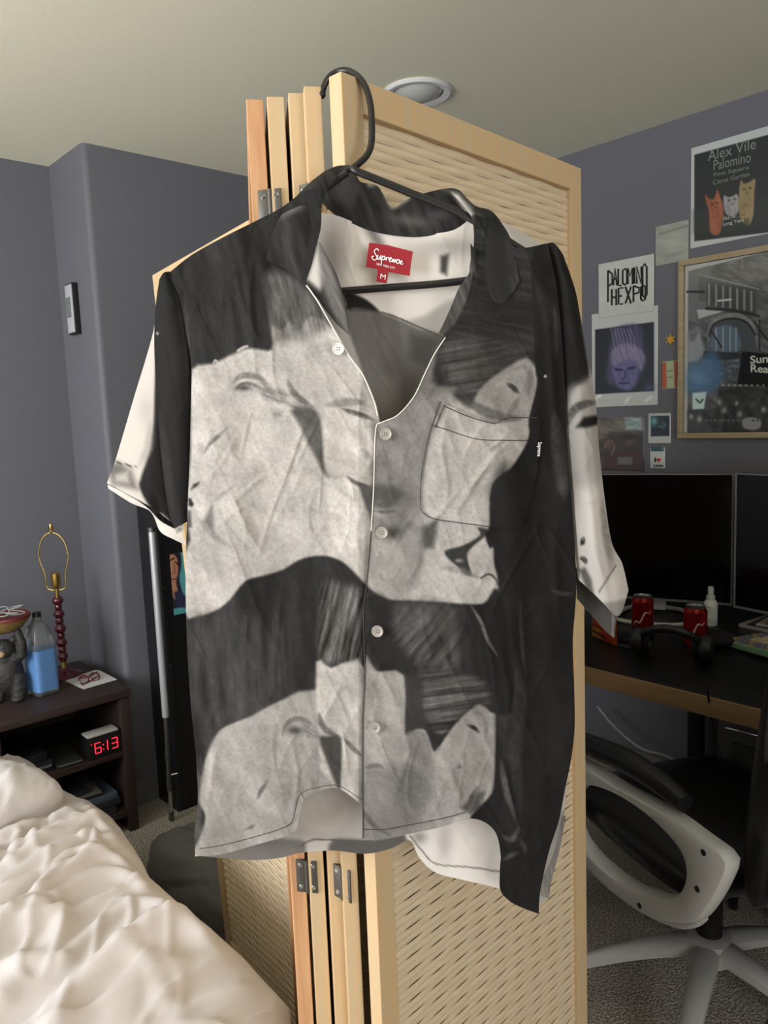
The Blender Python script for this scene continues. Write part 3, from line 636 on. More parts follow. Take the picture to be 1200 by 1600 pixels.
# collar
cp = dict(parent=sh)
piece('back_collar', [(520, 268), (548, 260), (562, 283), (576, 287), (592, 293), (612, 325), (635, 313), (655, 305), (690, 296), (716, 297), (740, 325)],
      [(504, 318), (525, 337), (550, 349), (590, 363), (650, 370), (700, 362), (738, 348)], [(520, 268), (508, 290), (504, 318)], [(740, 325), (738, 348)], 110, 36, collar_print, .026, bul=0, fold=.25,
      extra=lambda P, u, v: .004*np.cos(12*u)*(1-v)-.008*v*np.sin(PI*u), thick=.0012)
piece('collar_leaf', [(508, 268), (528, 260), (550, 259)], [(417, 407), (445, 420), (462, 434), (479, 445)], [(508, 268), (480, 290), (455, 318), (435, 345), (421, 380), (417, 407)],
      [(550, 259), (525, 280), (508, 305), (499, 340), (496, 378), (488, 412), (479, 445)], 60, 110, collar_print, -.020, bul=.2, fold=.5, extra=lambda P, u, v: .036*(1-v)**1.4-.008*np.sin(PI*v)*np.sin(PI*u), thick=.0012)
piece('lapel', [(494, 384), (499, 378)], [(528, 508), (546, 524)], [(494, 384), (488, 412), (479, 444), (494, 462), (510, 486), (528, 508)], [(499, 378), (512, 402), (524, 425), (536, 460), (543, 492), (546, 524)],
      30, 90, collar_print, -.012, bul=.6, fold=.4, thick=.0012)
piece('lapel', [(735, 380), (742, 390)], [(686, 520), (697, 528)], [(735, 380), (734, 423), (718, 448), (702, 486), (686, 520)], [(742, 390), (746, 440), (752, 484), (728, 502), (697, 528)],
      30, 90, collar_print, -.016, bul=.6, fold=.4, thick=.0012)
piece('collar_leaf', [(700, 297), (718, 298)], [(754, 486), (790, 470), (812, 440)], [(700, 297), (722, 318), (738, 342), (741, 382), (734, 424), (747, 457), (754, 486)], [(718, 298), (742, 322), (767, 330), (784, 350), (800, 380), (812, 440)],
      60, 110, collar_print, -.022, bul=.2, fold=.5, extra=lambda P, u, v: .040*(1-v)**1.6-.010*np.sin(PI*v)*np.sin(PI*u), thick=.0012)
# light edge of the front opening, stitching, pocket
M_edge = mat('cream_cloth_edge', (215, 208, 196), .7); M_stitch = mat('dark_thread', (52, 48, 46), .8)
def seam(name, pts, off, r, m, bul=1., fold=1., sm=True, parent=sh):
    P = np.array(resample(smoothpath(pts, 6), 90)); O = off+bulge(P)*bul+fold*(folds(P)+ridge(P))+(.010*np.exp(-((P[:, 1]-330)/60)**2) if fold == 1 else 0)
    return MB().tube(onshirt(P, O), r, 6).build(name, m, parent, ang=None)
seam('front_edge', [(696, 527), (678, 555), (662, 588), (646, 621), (621, 649), (597, 660), (587, 672), (584, 760), (580, 830)], -.0085, .0006, M_edge)
seam('front_edge', [(479, 446), (496, 470), (520, 512), (545, 555), (567, 586), (585, 628), (590, 650)], -.0045, .0008, M_edge)
seam('front_edge', [(580, 830), (574, 900), (568, 960), (570, 1050), (567, 1150), (567, 1310)], -.0085, .0006, M_stitch)
seam('hem_stitching', [(312, 1326), (345, 1321), (400, 1307), (446, 1292), (458, 1280), (463, 1258), (470, 1240), (498, 1230), (530, 1228), (565, 1250)], -.0045, .0004, M_stitch)
seam('hem_stitching', [(569, 1296), (600, 1296), (640, 1289), (690, 1279), (728, 1269)], -.0086, .0004, M_stitch)
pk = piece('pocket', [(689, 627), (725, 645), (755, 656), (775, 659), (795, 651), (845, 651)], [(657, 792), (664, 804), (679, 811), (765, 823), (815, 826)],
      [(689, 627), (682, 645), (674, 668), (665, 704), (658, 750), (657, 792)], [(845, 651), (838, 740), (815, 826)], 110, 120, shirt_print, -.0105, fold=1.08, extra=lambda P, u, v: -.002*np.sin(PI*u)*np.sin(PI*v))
for pts in ([(689, 627), (682, 645), (674, 668), (665, 704), (658, 750), (657, 790), (664, 803), (679, 811), (720, 817), (765, 823)], [(675, 664), (700, 672), (745, 686), (790, 688), (826, 688)], [(693, 634), (725, 648), (755, 658), (775, 661), (795, 653), (840, 653)], [(695, 632), (688, 648), (680, 668)]):
    seam('pocket_stitching', pts, -.0118, .00045, M_stitch)
# buttons
M_btn = mat('grey_shell_button', (148, 142, 132), .3); M_btnw = mat('pale_shell_button', (205, 205, 196), .3)
for bx, by, mm in ((529, 545, M_btnw), (603, 678, M_btn), (597, 832, M_btn), (590, 986, M_btn), (586, 1136, M_btn)):
    P = np.array([(bx, by)]); c = onshirt(P, -.0115+bulge(P)+folds(P)+ridge(P)+(0.005 if by < 600 else 0))[0]
    T = Matrix((( SX[0], 0, -SN[0]), (SX[1], 0, -SN[1]), (0, 1, 0)))
    b = MB().lathe([(.0001, 0), (.0060, 0), (.0062, .001), (.0058, .0018), (.0045, .0016), (.0038, .0010), (.0001, .0010)], c, 24, M=T).build('button', mm, sh)
    hm = MB()
    for dx, dy in ((1, 1), (1, -1), (-1, 1), (-1, -1)):
        q = Vector(c)+T @ Vector((dx*.0011, dy*.0011, .0011)); hm.tube([q, q+T @ Vector((0, 0, .0003))], .0005, 8)
    hm.build('thread_holes', M_stitch, b)
# neck label
def flat(name, pts, off, m, parent, depth=.0008):
    Q = onshirt(pts, np.full(len(pts), off)); return MB().prism(Q, SN*depth).build(name, m, parent, smooth=False)
M_red = mat('red_woven_label', (138, 20, 30), .8, bump=(1500, .3, .0005)); M_lwhite = mat('white_lettering', (235, 225, 222), .6)
nl = flat('neck_label', [(577, 379), (606, 383), (645, 393), (642, 412), (640, 431), (608, 425), (590, 421), (572, 417), (574, 398)], .002, M_red, sh)
flat('size_tag', [(590, 420), (607, 424), (604, 443), (588, 440)], .0015, M_red, nl)
def strokes(name, lines, off, r, m, parent):
    mb = MB()
    for l in lines: mb.tube(onshirt(np.array(smoothpath(l, 5)), np.full(len(smoothpath(l, 5)), off)), r, 6)
    return mb.build(name, m, parent, ang=None)
S = lambda x, y: (583+x*.98+y*.08, 404+x*.22-y)      # label lettering frame: x along the word, y up
scr_ = [[(8, 11), (5, 13), (1, 10), (3, 6), (6, 3), (4, -1), (0, -1), (-2, 2), (1, 3)], [(7, 6), (7, 1), (9, 1), (12, 6), (11, 1), (13, 2)], [(14, 6), (13, -6)], [(14, 4), (17, 6), (18, 3), (15, 1), (19, 3)], [(20, 5), (20, 1), (21, 5), (24, 5), (24, 3)],
        [(25, 3), (28, 5), (27, 6), (25, 4), (26, 1), (29, 2)], [(30, 5), (30, 1), (32, 5), (33, 1), (35, 5), (36, 1)], [(37, 5), (36, 3), (37, 1), (39, 1), (41, 4), (39, 6), (37, 4)], [(42, 3), (44, 5), (45, 4), (42, 2), (44, 1), (47, 2)]]
strokes('script_lettering', [[S(x*1.02, y*1.25) for x, y in l] for l in scr_], .0008, .00055, M_lwhite, nl)
def sp(px, py, off): return onshirt([(px, py)], off)[0]
text_on('lettering', 'NEW YORK CITY', sp(588, 414, .0012), sp(617, 421, .0012), sp(588.6, 410.5, .0012), M_lwhite, nl, (0, 0, 0))
text_on('lettering', 'M', sp(594, 435, .0007), sp(602, 437, .0007), sp(595, 427.5, .0007), M_lwhite, nl, (0, 0, 0))
P = np.array([(845, 700)]); oo = float((-.0125+bulge(P)+folds(P)+ridge(P))[0])-.003
text_on('side_lettering', 'Supreme', sp(841, 691, oo), sp(839.5, 713, oo), sp(847, 691, oo), M_lwhite, sh, (0, 0, 0))

# ------------------------------------------------------------------ ceiling light, thermostat
c = (1.805, 1.775)
rl = thing('recessed_ceiling_light', 'round white recessed ceiling light with a glass lens, switched off', 'ceiling light', (c[0], c[1], ZC))
MB().lathe([(.105, 0), (.108, -.004), (.100, -.010), (.082, -.008), (.080, 0)], (c[0], c[1], ZC), 48).build('trim_ring', M_white, rl)
MB().lathe([(.0801, -.001), (.070, -.010), (.050, -.022), (.025, -.029), (.0001, -.031)], (c[0], c[1], ZC+.004), 40).build('lens', mat('frosted_lens', (190, 190, 182), .12, coat=.5), rl)
th = thing('wall_thermostat', 'small silver and black thermostat on the grey side wall of the alcove', 'thermostat', (XB, 2.955, 1.89))
y0, y1, z0, z1 = 2.915, 2.985, 1.80, 1.985
MB().box(XB-.022, XB, y0, y1, z0, z1, bev=.003).build('case', M_blackp, th)
MB().box(XB-.025, XB-.021, y0+.004, y1-.004, z0+.006, z1-.006, bev=.001).build('face_plate', mat('pale_silver', (176, 178, 182), .4), th)
MB().box(XB-.027, XB-.0245, y0+.020, y1-.012, z0+.062, z1-.050, bev=.0008).build('screen', mat('lcd_grey', (112, 116, 112), .2), th)

# ------------------------------------------------------------------ art on the right wall
def wall_grid(x, y0, y1, z0, z1, nu, nv):
    u = np.linspace(0, 1, nu); v = np.linspace(0, 1, nv); U, V = np.meshgrid(u, v)
    G = np.stack([np.full(U.size, x), (y0+(y1-y0)*U).ravel(), (z1+(z0-z1)*V).ravel()], 1); return G
def wall_art(name, y0, y1, z0, z1, nu, nv, paint, m, parent=None, x=None, tilt=0):
    x = XR-.002 if x is None else x
    G = wall_grid(x, y0, y1, z0, z1, nu, nv)
    if tilt:
        cc = np.array([(y0+y1)/2, (z0+z1)/2]); d = G[:, 1:]-cc; a = rad(tilt)
        G[:, 1] = cc[0]+d[:, 0]*math.cos(a)-d[:, 1]*math.sin(a); G[:, 2] = cc[1]+d[:, 0]*math.sin(a)+d[:, 1]*math.cos(a)
    return grid_obj(name, G, nu, nv, paint(proj(G)).c, m, parent, origin=None if parent else (x, (y0+y1)/2, z0), thick=.0012)
def wp(px, py, dx=.004): return onx(px, py, XR-dx)
T0 = (1, 1, 1)
M_txtg = mat('grey_lettering', (128, 132, 124), .6); M_txtd = mat('dark_lettering', (30, 30, 28), .6); M_txtw = mat('pale_lettering', (205, 205, 198), .6)
# concert poster with three cats
cat = thing('concert_poster', 'white-bordered black poster with three painted cats, highest on the grey wall', 'poster', (XR-.002, 1.2, 1.99))
def cats(P):
    p = Paint(P, (186, 188, 186), T0)
    p.poly([(1085, 242), (1210, 208), (1210, 362), (1085, 377)], (34, 37, 36), 1.2)
    p.poly([(1085, 330), (1210, 300), (1210, 350), (1085, 362)], (46, 50, 47), 8, .8)
    p.poly([(1102, 304), (1108, 310), (1116, 310), (1121, 296), (1126, 310), (1130, 320), (1130, 345), (1124, 366), (1110, 363), (1108, 330), (1104, 318)], (146, 82, 52), 1.5, 1, (80, 20, 3, 26))
    p.poly([(1131, 306), (1138, 308), (1146, 306), (1152, 303), (1155, 318), (1152, 334), (1140, 338), (1132, 328)], (150, 146, 144), 1.5, 1, (80, 14, 3, 24))
    p.poly([(1157, 283), (1163, 287), (1172, 284), (1180, 280), (1179, 300), (1177, 336), (1170, 352), (1158, 344), (1154, 320)], (146, 128, 88), 1.5, 1, (80, 20, 3, 24))
    for x, y in ((1113, 319), (1121, 317), (1139, 313), (1148, 311), (1163, 296), (1172, 294)): p.blob((x, y), 2, 1.6, (38, 38, 20), .9)
    for x, y in ((1118, 324), (1144, 319), (1167, 302)): p.blob((x, y), 1.6, 1.4, (60, 34, 30), .8)
    for x, y in ((1114, 340), (1122, 350), (1166, 320), (1162, 336)): p.blob((x, y), 4, 2, (110, 66, 40), .5)
    p.line([(1128, 345), (1150, 338), (1156, 344)], (90, 92, 80), 2, 2, .6).poly([(1126, 352), (1170, 340), (1172, 354), (1128, 366)], (44, 56, 38), 3, .6)
    return p
wall_art('sheet', 1.338, 1.066, 1.993, 2.328, 170, 190, cats, M_paper, cat)
text_on('lettering', 'Alex Vile', wp(1106, 252), wp(1181, 232), wp(1106, 236), M_txtg, cat, (0, 0, 0))
text_on('lettering', 'Palomino', wp(1115, 266), wp(1173, 253), wp(1115, 250.5), M_txtg, cat, (0, 0, 0))
text_on('lettering', 'Fine Square', wp(1115, 276), wp(1170, 264), wp(1115, 270), M_txtg, cat, (0, 0, 0))
text_on('lettering', 'Citrus Garden', wp(1114, 289), wp(1171, 275), wp(1114, 282), M_txtg, cat, (0, 0, 0))
text_on('lettering', 'Oct 1st', wp(1130, 344), wp(1149, 340), wp(1130, 339), M_txtw, cat, (0, 0, 0))
text_on('lettering', 'Long Time', wp(1130, 353), wp(1162, 346), wp(1130, 348), M_txtw, cat, (0, 0, 0))
# pale abstract print
tag(wall_art('abstract_print', 1.470, 1.345, 1.955, 2.093, 50, 60, lambda P: Paint(P, (150, 152, 140), T0).mottle(.12, 20, 30, 8).blob((1052, 380), 16, 12, (168, 170, 160), .8).line([(1030, 366), (1050, 360), (1074, 353)], (118, 120, 110), 2, 2, .7).line([(1030, 396), (1045, 400), (1072, 392)], (126, 128, 118), 4, 3, .6), M_paper),
    'small pale grey abstract print left of the cat poster', 'print')
# lettered card
hx = thing('band_sticker', 'white card with jagged black hand-drawn capital lettering', 'card', (XR-.002, 1.59, 1.80))
wall_art('sheet', 1.704, 1.473, 1.797, 2.000, 90, 90, lambda P: Paint(P, (188, 190, 182), T0).mottle(.04, 0, 20, 20), M_paper, hx, x=XR-.0045)
mb = MB()
def brush(pl, w=2.0):
    mb.tube([wp(x, y, .0058) for x, y in pl], .0028*w, 6)
GL = {'P': [[(0, 10), (0, 0)], [(0, 10), (3, 9), (3, 6), (0, 5)]], 'A': [[(0, 0), (1.4, 10), (2.8, 0)], [(.6, 4), (2.2, 4)]], 'L': [[(0, 10), (0, 0), (2.6, 0)]], 'O': [[(0, 1), (0, 9), (1.5, 10), (3, 9), (3, 1), (1.5, 0), (0, 1)]],
      'M': [[(0, 0), (0, 10), (1.5, 5), (3, 10), (3, 0)]], 'I': [[(1, 10), (1, 0)]], 'N': [[(0, 0), (0, 10), (2.8, 0), (2.8, 10)]], 'H': [[(0, 10), (0, 0)], [(2.6, 10), (2.6, 0)], [(0, 5), (2.6, 5)]], 'E': [[(2.6, 10), (0, 10), (0, 0), (2.6, 0)], [(0, 5), (2, 5)]], 'X': [[(0, 10), (2.8, 0)], [(2.8, 10), (0, 0)]]}
x = 950.; base0 = 440.
for ch, w, top, bot in (('P', 8, 423, 472), ('A', 8, 420, 446), ('L', 7, 420, 446), ('O', 8, 420, 445), ('M', 9, 419, 444), ('I', 5, 418, 443), ('N', 9, 417, 443), ('O', 8, 412, 466)):
    for l in GL[ch]: brush([(x+px*w/3.6, bot-(bot-top)*py/10) for px, py in l], 1.3)
    x += w
x = 956.
for ch, w, top, bot in (('H', 10, 452, 477), ('E', 10, 450, 475), ('X', 12, 448, 474), ('P', 11, 447, 472), ('O', 9, 446, 470)):
    for l in GL[ch]: brush([(x+px*w/3.8, bot-(bot-top)*py/10) for px, py in l], 1.3)
    x += w+.6
mb.build('lettering', M_txtd, hx, ang=None)
# violet portrait poster (generic)
def violet(P):
    p = Paint(P, (192, 193, 188), T0)
    p.poly([(930, 515), (1022, 503), (1022, 611), (930, 616)], (32, 36, 46), 1)
    p.poly([(948, 596), (950, 560), (956, 530), (962, 512), (1000, 508), (1006, 540), (1008, 566), (1000, 590), (990, 606), (965, 604)], (72, 70, 100), 5, .9, (85, 30, 3, 26))
    p.poly([(957, 575), (960, 560), (975, 548), (995, 555), (998, 575), (994, 596), (984, 610), (968, 606), (960, 592)], (98, 94, 140), 3, 1, (80, 20, 4, 14))
    p.poly([(958, 570), (955, 552), (966, 540), (982, 536), (1000, 545), (1008, 560), (1002, 580), (996, 566), (984, 560), (970, 566)], (132, 122, 150), 4, .9, (70, 24, 2, 34))
    for k in range(7): p.line([(955+k*5, 512+k*.5), (958+k*5.5, 530), (962+k*5, 548)], (150, 140, 165), .8, 1.4, .5)
    p.line([(962, 577), (972, 578)], (38, 34, 60), 2, 2, .9).line([(982, 576), (992, 574)], (38, 34, 60), 2, 2, .9).line([(977, 580), (977, 590), (973, 592)], (60, 54, 90), 1.5, 2, .8).line([(968, 599), (982, 598)], (50, 44, 78), 1.5, 2, .9)
    p.blob((1015, 605), 8, 6, (60, 90, 120), .7).line([(932, 622), (938, 618)], (230, 235, 235), 2, 2).line([(975, 632), (986, 618)], (225, 230, 232), 3, 2, .9).line([(1010, 626), (1018, 620)], (225, 230, 232), 2, 2, .9)
    return p
tag(wall_art('portrait_poster', 1.737, 1.459, 1.455, 1.816, 130, 180, violet, M_gloss), 'white-bordered glossy poster of a violet portrait head on black', 'poster')
# gold star
y, z = 1.408, 1.687
pts = []
for k in range(12):
    r = .022 if k % 2 == 0 else .010; a = PI/2+k*PI/6; pts.append((XR-.006, y+r*math.cos(a), z+r*math.sin(a)))
tag(MB().prism(pts, (.005, 0, 0)).build('star_ornament', mat('gold_foil', (186, 140, 50), .35, .6), origin=(XR-.006, y, z), smooth=False), 'small gold star stuck on the wall beside the violet portrait', 'star')
tag(wall_art('matchbook', 1.442, 1.385, 1.512, 1.612, 36, 50, lambda P: Paint(P, (166, 178, 142), T0).poly([(1034, 566), (1041, 566), (1042, 606), (1034, 606)], (176, 84, 56), 1).poly([(1053, 564), (1062, 564), (1062, 606), (1054, 606)], (170, 80, 56), 1).line([(1043, 580), (1051, 579)], (120, 130, 110), 1, 1).line([(1043, 590), (1051, 589)], (120, 130, 110), 1, 1), M_paper),
    'small green card with red edges below the gold star', 'card')
# dark photo, instant photo, london card
def crowd(P):
    p = Paint(P, (62, 56, 54), T0); p.mottle(.25, 10, 12, 10)
    p.poly([(930, 655), (970, 650), (1006, 652), (1004, 674), (960, 676), (930, 690)], (120, 112, 100), 6, .8, (10, 12, 5, 40)).poly([(976, 652), (1003, 651), (1004, 672), (978, 672)], (150, 176, 176), 3, .8, (0, 14, 3, 50))
    p.blob((951, 695), 8, 8, (110, 86, 72), .8).blob((984, 690), 6, 8, (104, 78, 66), .9).poly([(940, 712), (968, 704), (1005, 706), (1006, 736), (940, 738)], (70, 46, 46), 5, .9)
    p.poly([(965, 714), (988, 714), (988, 726), (965, 726)], (112, 116, 112), 1.5, .8).line([(944, 700), (952, 688), (960, 696), (956, 710)], (126, 100, 80), 1.4, 1.5, .7).blob((984, 683), 6, 3, (28, 22, 20), .9)
    return p
tag(wall_art('photo_print', 1.715, 1.513, 1.207, 1.414, 90, 90, crowd, M_gloss), 'dark unframed glossy photo of people below the violet portrait', 'photo')
tag(wall_art('instant_photo', 1.496, 1.407, 1.313, 1.424, 44, 56, lambda P: Paint(P, (186, 190, 184), T0).poly([(1017, 650), (1046, 649.5), (1046, 681), (1017, 682)], (22, 34, 42), .8).blob((1022, 658), 6, 8, (110, 170, 178), .9).blob((1036, 662), 4, 5, (48, 86, 90), .8).line([(1030, 666), (1036, 668), (1040, 663)], (90, 120, 110), 1.4, 2, .7), M_gloss),
    'small white-edged instant photo with a dark teal picture', 'photo')
ld = thing('souvenir_magnet', 'tiny white card with a red heart and black lettering, just above the monitor', 'card', (XR-.004, 1.456, 1.225))
MB().box(XR-.006, XR-.001, 1.427, 1.486, 1.220, 1.297, bev=.001).build('card_body', mat('magnet_white', (196, 198, 196), .35), ld)
MB().box(XR-.0075, XR-.005, 1.430, 1.483, 1.283, 1.299, bev=.0008).build('top_clip', mat('dark_teal', (60, 96, 96), .2), ld)  # clip in one plain glossy teal
text_on('lettering', 'I', wp(1022.5, 722, .0075), wp(1025, 722, .0075), wp(1022.5, 715, .0075), M_txtd, ld, (0, 0, 0))
yh, zh = wp(1030, 718.5)[1:]; hp = []
for k in range(24):
    t = 2*PI*k/24; hp.append((XR-.0078, yh-16*math.sin(t)**3*.00052, zh+(13*math.cos(t)-5*math.cos(2*t)-2*math.cos(3*t)-math.cos(4*t))*.00052))
MB().prism(hp, (.0015, 0, 0)).build('heart', mat('red_ink', (190, 40, 46), .5), ld, smooth=False)
text_on('lettering', 'London', wp(1021, 729.5, .0075), wp(1036, 729.5, .0075), wp(1021, 725, .0075), M_txtd, ld, (0, 0, 0), bold=.02)
# framed street-scene print
fy0, fy1, fz0, fz1 = 1.372, .88, 1.331, 1.955
fp = thing('framed_street_print', 'pale wood framed black and white drawing of a city street, largest picture on the wall', 'framed picture', (XR-.02, 1.13, 1.33))
M_fr = mat('pale_wood_frame', (176, 158, 126), .5, noise=(8, (150, 132, 100), .25), stretch=(6, 1, 6))
mb = MB(); fw = .020
mb.box(XR-.024, XR-.001, fy1, fy0, fz0, fz0+fw, bev=.002).box(XR-.024, XR-.001, fy1, fy0, fz1-fw, fz1, bev=.002).box(XR-.024, XR-.001, fy0-fw, fy0, fz0+fw, fz1-fw, bev=.002).box(XR-.024, XR-.001, fy1, fy1+fw, fz0+fw, fz1-fw, bev=.002)
mb.build('frame', M_fr, fp)
def street(P):
    p = Paint(P, (176, 178, 172), T0)
    p.poly([(1076, 424), (1210, 390), (1210, 678), (1074, 680)], (88, 90, 90), 1, 1, (20, 16, 5, 34))
    p.poly([(1076, 424), (1110, 415), (1110, 470), (1092, 500), (1076, 500)], (108, 110, 108), 3, .9)
    p.poly([(1092, 428), (1185, 450), (1185, 480), (1092, 470)], (84, 86, 84), 2, .8).line([(1092, 429), (1186, 452)], (132, 134, 130), 1.2, 1)
    p.line([(1140, 412), (1158, 404), (1160, 420)], (120, 122, 120), 1, 1)
    p.poly([(1104, 440), (1182, 452), (1182, 492), (1104, 478)], (62, 64, 64), 2, .8)
    for k in range(7): p.line([(1108+k*11, 444+k*2), (1108+k*11, 476+k*1.5)], (150, 152, 148), 2, 1.4, .75)
    p.line([(1074, 456), (1100, 456)], (34, 34, 34), 2.4, 1).line([(1122, 470), (1142, 468)], (190, 192, 188), 2, 1.2)
    p.poly([(1089, 484), (1130, 482), (1132, 486), (1092, 498)], (176, 178, 174), 1.5).line([(1104, 482), (1150, 486), (1186, 494)], (46, 46, 46), 3, 1.5)
    arch = [(1107, 548), (1108, 520), (1114, 504), (1130, 495), (1150, 493), (1168, 500), (1180, 518), (1184, 548)]
    p.poly(arch, (74, 78, 82), 2).line(arch, (142, 144, 140), 6, 1.5, .8); p.line([(x, y+5) for x, y in arch[1:-1]], (44, 44, 46), 2, 1.2)
    p.poly([(1113, 548), (1114, 520), (1124, 510), (1140, 508), (1154, 520), (1156, 548)], (90, 108, 124), 1.5)
    for x in (1119, 1130, 1141, 1150): p.line([(x, 512), (x, 548)], (156, 160, 160), 1.4, 1, .8)
    p.line([(1112, 518), (1128, 543)], (30, 30, 30), 1.2, 1).line([(1178, 502), (1200, 532)], (30, 30, 30), 1.6, 1).line([(1187, 500), (1187, 548)], (36, 36, 36), 1.2, 1)
    p.poly([(1074, 520), (1092, 512), (1102, 550), (1090, 565), (1074, 566)], (150, 154, 158), 4, .9).poly([(1076, 522), (1092, 514), (1086, 532), (1078, 534)], (96, 90, 86), 4, .8)
    p.poly([(1100, 548), (1160, 552), (1158, 566), (1098, 562)], (48, 50, 54), 2).poly([(1106, 566), (1156, 560), (1154, 592), (1108, 590)], (92, 100, 108), 2, 1, (0, 6, 3, 44))
    p.poly([(1076, 574), (1090, 566), (1112, 548), (1124, 560), (1130, 590), (1114, 612), (1076, 613)], (70, 116, 160), 9, .7).blob((1092, 590), 16, 14, (112, 156, 196), .6)  # blue patch: a reflection in the picture glass, painted into the drawing
    p.poly([(1082, 614), (1104, 612), (1100, 640), (1082, 642)], (200, 228, 226), 2).line([(1088, 624), (1094, 629), (1098, 624)], (70, 84, 84), 2, 1)
    p.poly([(1160, 549), (1210, 554), (1210, 606), (1152, 600)], (22, 23, 24), 1.2)
    for k in range(8): p.blob((1130+k*9, 602), 2, 1.4, (200, 202, 198), .9)
    p.poly([(1124, 604), (1210, 606), (1210, 640), (1118, 640)], (58, 60, 60), 2, .9, (0, 8, 6, 26))
    p.poly([(1074, 640), (1210, 636), (1210, 678), (1074, 679)], (60, 61, 61), 2, .95, (90, 9, 6, 30))
    p.poly([(1076, 650), (1084, 642), (1098, 646), (1100, 676), (1076, 678)], (66, 66, 66), 2)
    for x, y, r in ((1080, 651, 4), (1093, 655, 5), (1132, 641, 5), (1156, 647, 5), (1124, 628, 5), (1151, 630, 4), (1193, 640, 5)): p.blob((x, y), r*.8, r, (176, 178, 174), .85)
    p.poly([(1161, 656), (1174, 652), (1188, 656), (1188, 668), (1176, 672), (1162, 668)], (150, 152, 148), 2); p.blob((1177, 657), 1.5, 1.5, (30, 30, 30)).blob((1184, 657), 1.5, 1.5, (30, 30, 30)).blob((1177, 632), 7, 6, (96, 98, 96), .8)
    for k in range(9): p.blob((1104+k*7, 657), 2.2, 1.8, (140, 142, 138), .7)
    return p
wall_art('drawing', fy0-fw, fy1+fw, fz0+fw, fz1-fw, 250, 320, street, M_gloss, fp, x=XR-.012)
text_on('lettering', 'Sun', wp(1172, 568, .0135), wp(1200, 566, .0135), wp(1172, 556, .0135), M_txtw, fp, (0, 0, 0), bold=.02)
text_on('lettering', 'Real', wp(1173, 581, .0135), wp(1204, 583, .0135), wp(1173, 569, .0135), M_txtw, fp, (0, 0, 0), bold=.02)

# ------------------------------------------------------------------ desk
M_desktop = mat('black_desk_laminate', (20, 20, 20), .35, bump=(200, .1, .001)); M_edgew = mat('oak_edge_band', (150, 120, 84), .5, noise=(10, (128, 100, 68), .25), stretch=(6, 1, 6))
dk = thing('desk', 'black-topped desk with a light wood edge against the right wall', 'desk', (2.22, .4, 0))
DX = 1.772; DYa, DYb = -.55, 1.50; DZ = .75
MB().box(DX+.002, XR-.04, DYa, DYb, DZ-.034, DZ, bev=.002).build('desktop', M_desktop, dk)
MB().box(DX-.008, DX+.004, DYa, DYb, DZ-.048, DZ-.001, bev=.002).build('front_edge', M_edgew, dk)
for x in (DX+.03, XR-.10):
    for y in (DYa+.04, DYb-.26):
        MB().box(x, x+.045, y, y+.045, 0, DZ-.034, bev=.002).build('leg', M_blackm, dk)
mb = MB(); mb.box(XR-.09, XR-.07, DYa+.08, DYb-.22, .50, .56); mb.build('crossbar', M_blackm, dk)
# monitors
def monitor(lab, L, R, w_extra, zb, zt, standx):
    L = np.array(L); R = np.array(R); d = (R-L)/np.linalg.norm(R-L); L2 = L-d*w_extra
    n = np.array([d[1], -d[0]]);  n = n if n[0] > 0 else -n       # away from the viewer
    t = thing('computer_monitor', lab, 'monitor', (*(L2+R)/2, DZ), 'monitors on the desk')
    Lw = np.linalg.norm(R-L2); M = Matrix(((d[0], n[0], 0, L2[0]), (d[1], n[1], 0, L2[1]), (0, 0, 1, 0), (0, 0, 0, 1)))
    MB().box(0, Lw, .006, .03, zb, zt, M, .003).build('back_shell', M_blackp, t)
    MB().box(.003, Lw-.003, .0035, .0065, zb+.006, zt-.003, M).build('display', mat('dark_glass_display', (5, 5, 6), .12, spec=.4), t)
    b = .0045; mb = MB()
    mb.box(0, Lw, 0, .012, zt-b, zt, M).box(0, Lw, 0, .012, zb, zb+b*1.6, M).box(0, b, 0, .012, zb+b*1.6, zt-b, M).box(Lw-b, Lw, 0, .012, zb+b*1.6, zt-b, M)
    mb.build('bezel', mat('silver_bezel', (128, 128, 126), .35, .4), t)
    s = standx
    MB().box(s-.03, s+.03, .03, .05, DZ+.01, zb+.2, M, .004).build('stand_post', M_silver, t)
    pts = [M @ Vector(v) for v in ((s-.10, -.13, DZ+.008), (s-.08, .06, DZ+.008), (s+.08, .06, DZ+.008), (s+.10, -.13, DZ+.008))]
    MB().tube(smoothpath([p[:] for p in pts], 6, True), .0075, 10, closed=True).build('stand_foot', M_silver, t)
    return t
monitor('large black monitor with thin silver bezel, nearer the folding screen', (2.30, 1.509), (2.462, 1.071), .25, .800, 1.229, .48)
rb = ray(1149, 740); kk = 2.36/rb[0]
monitor('black monitor cut off by the right edge of the photo', (rb[0]*kk, rb[1]*kk), (rb[0]*kk-.10, rb[1]*kk-.60), 0, .822, 1.240, .48)

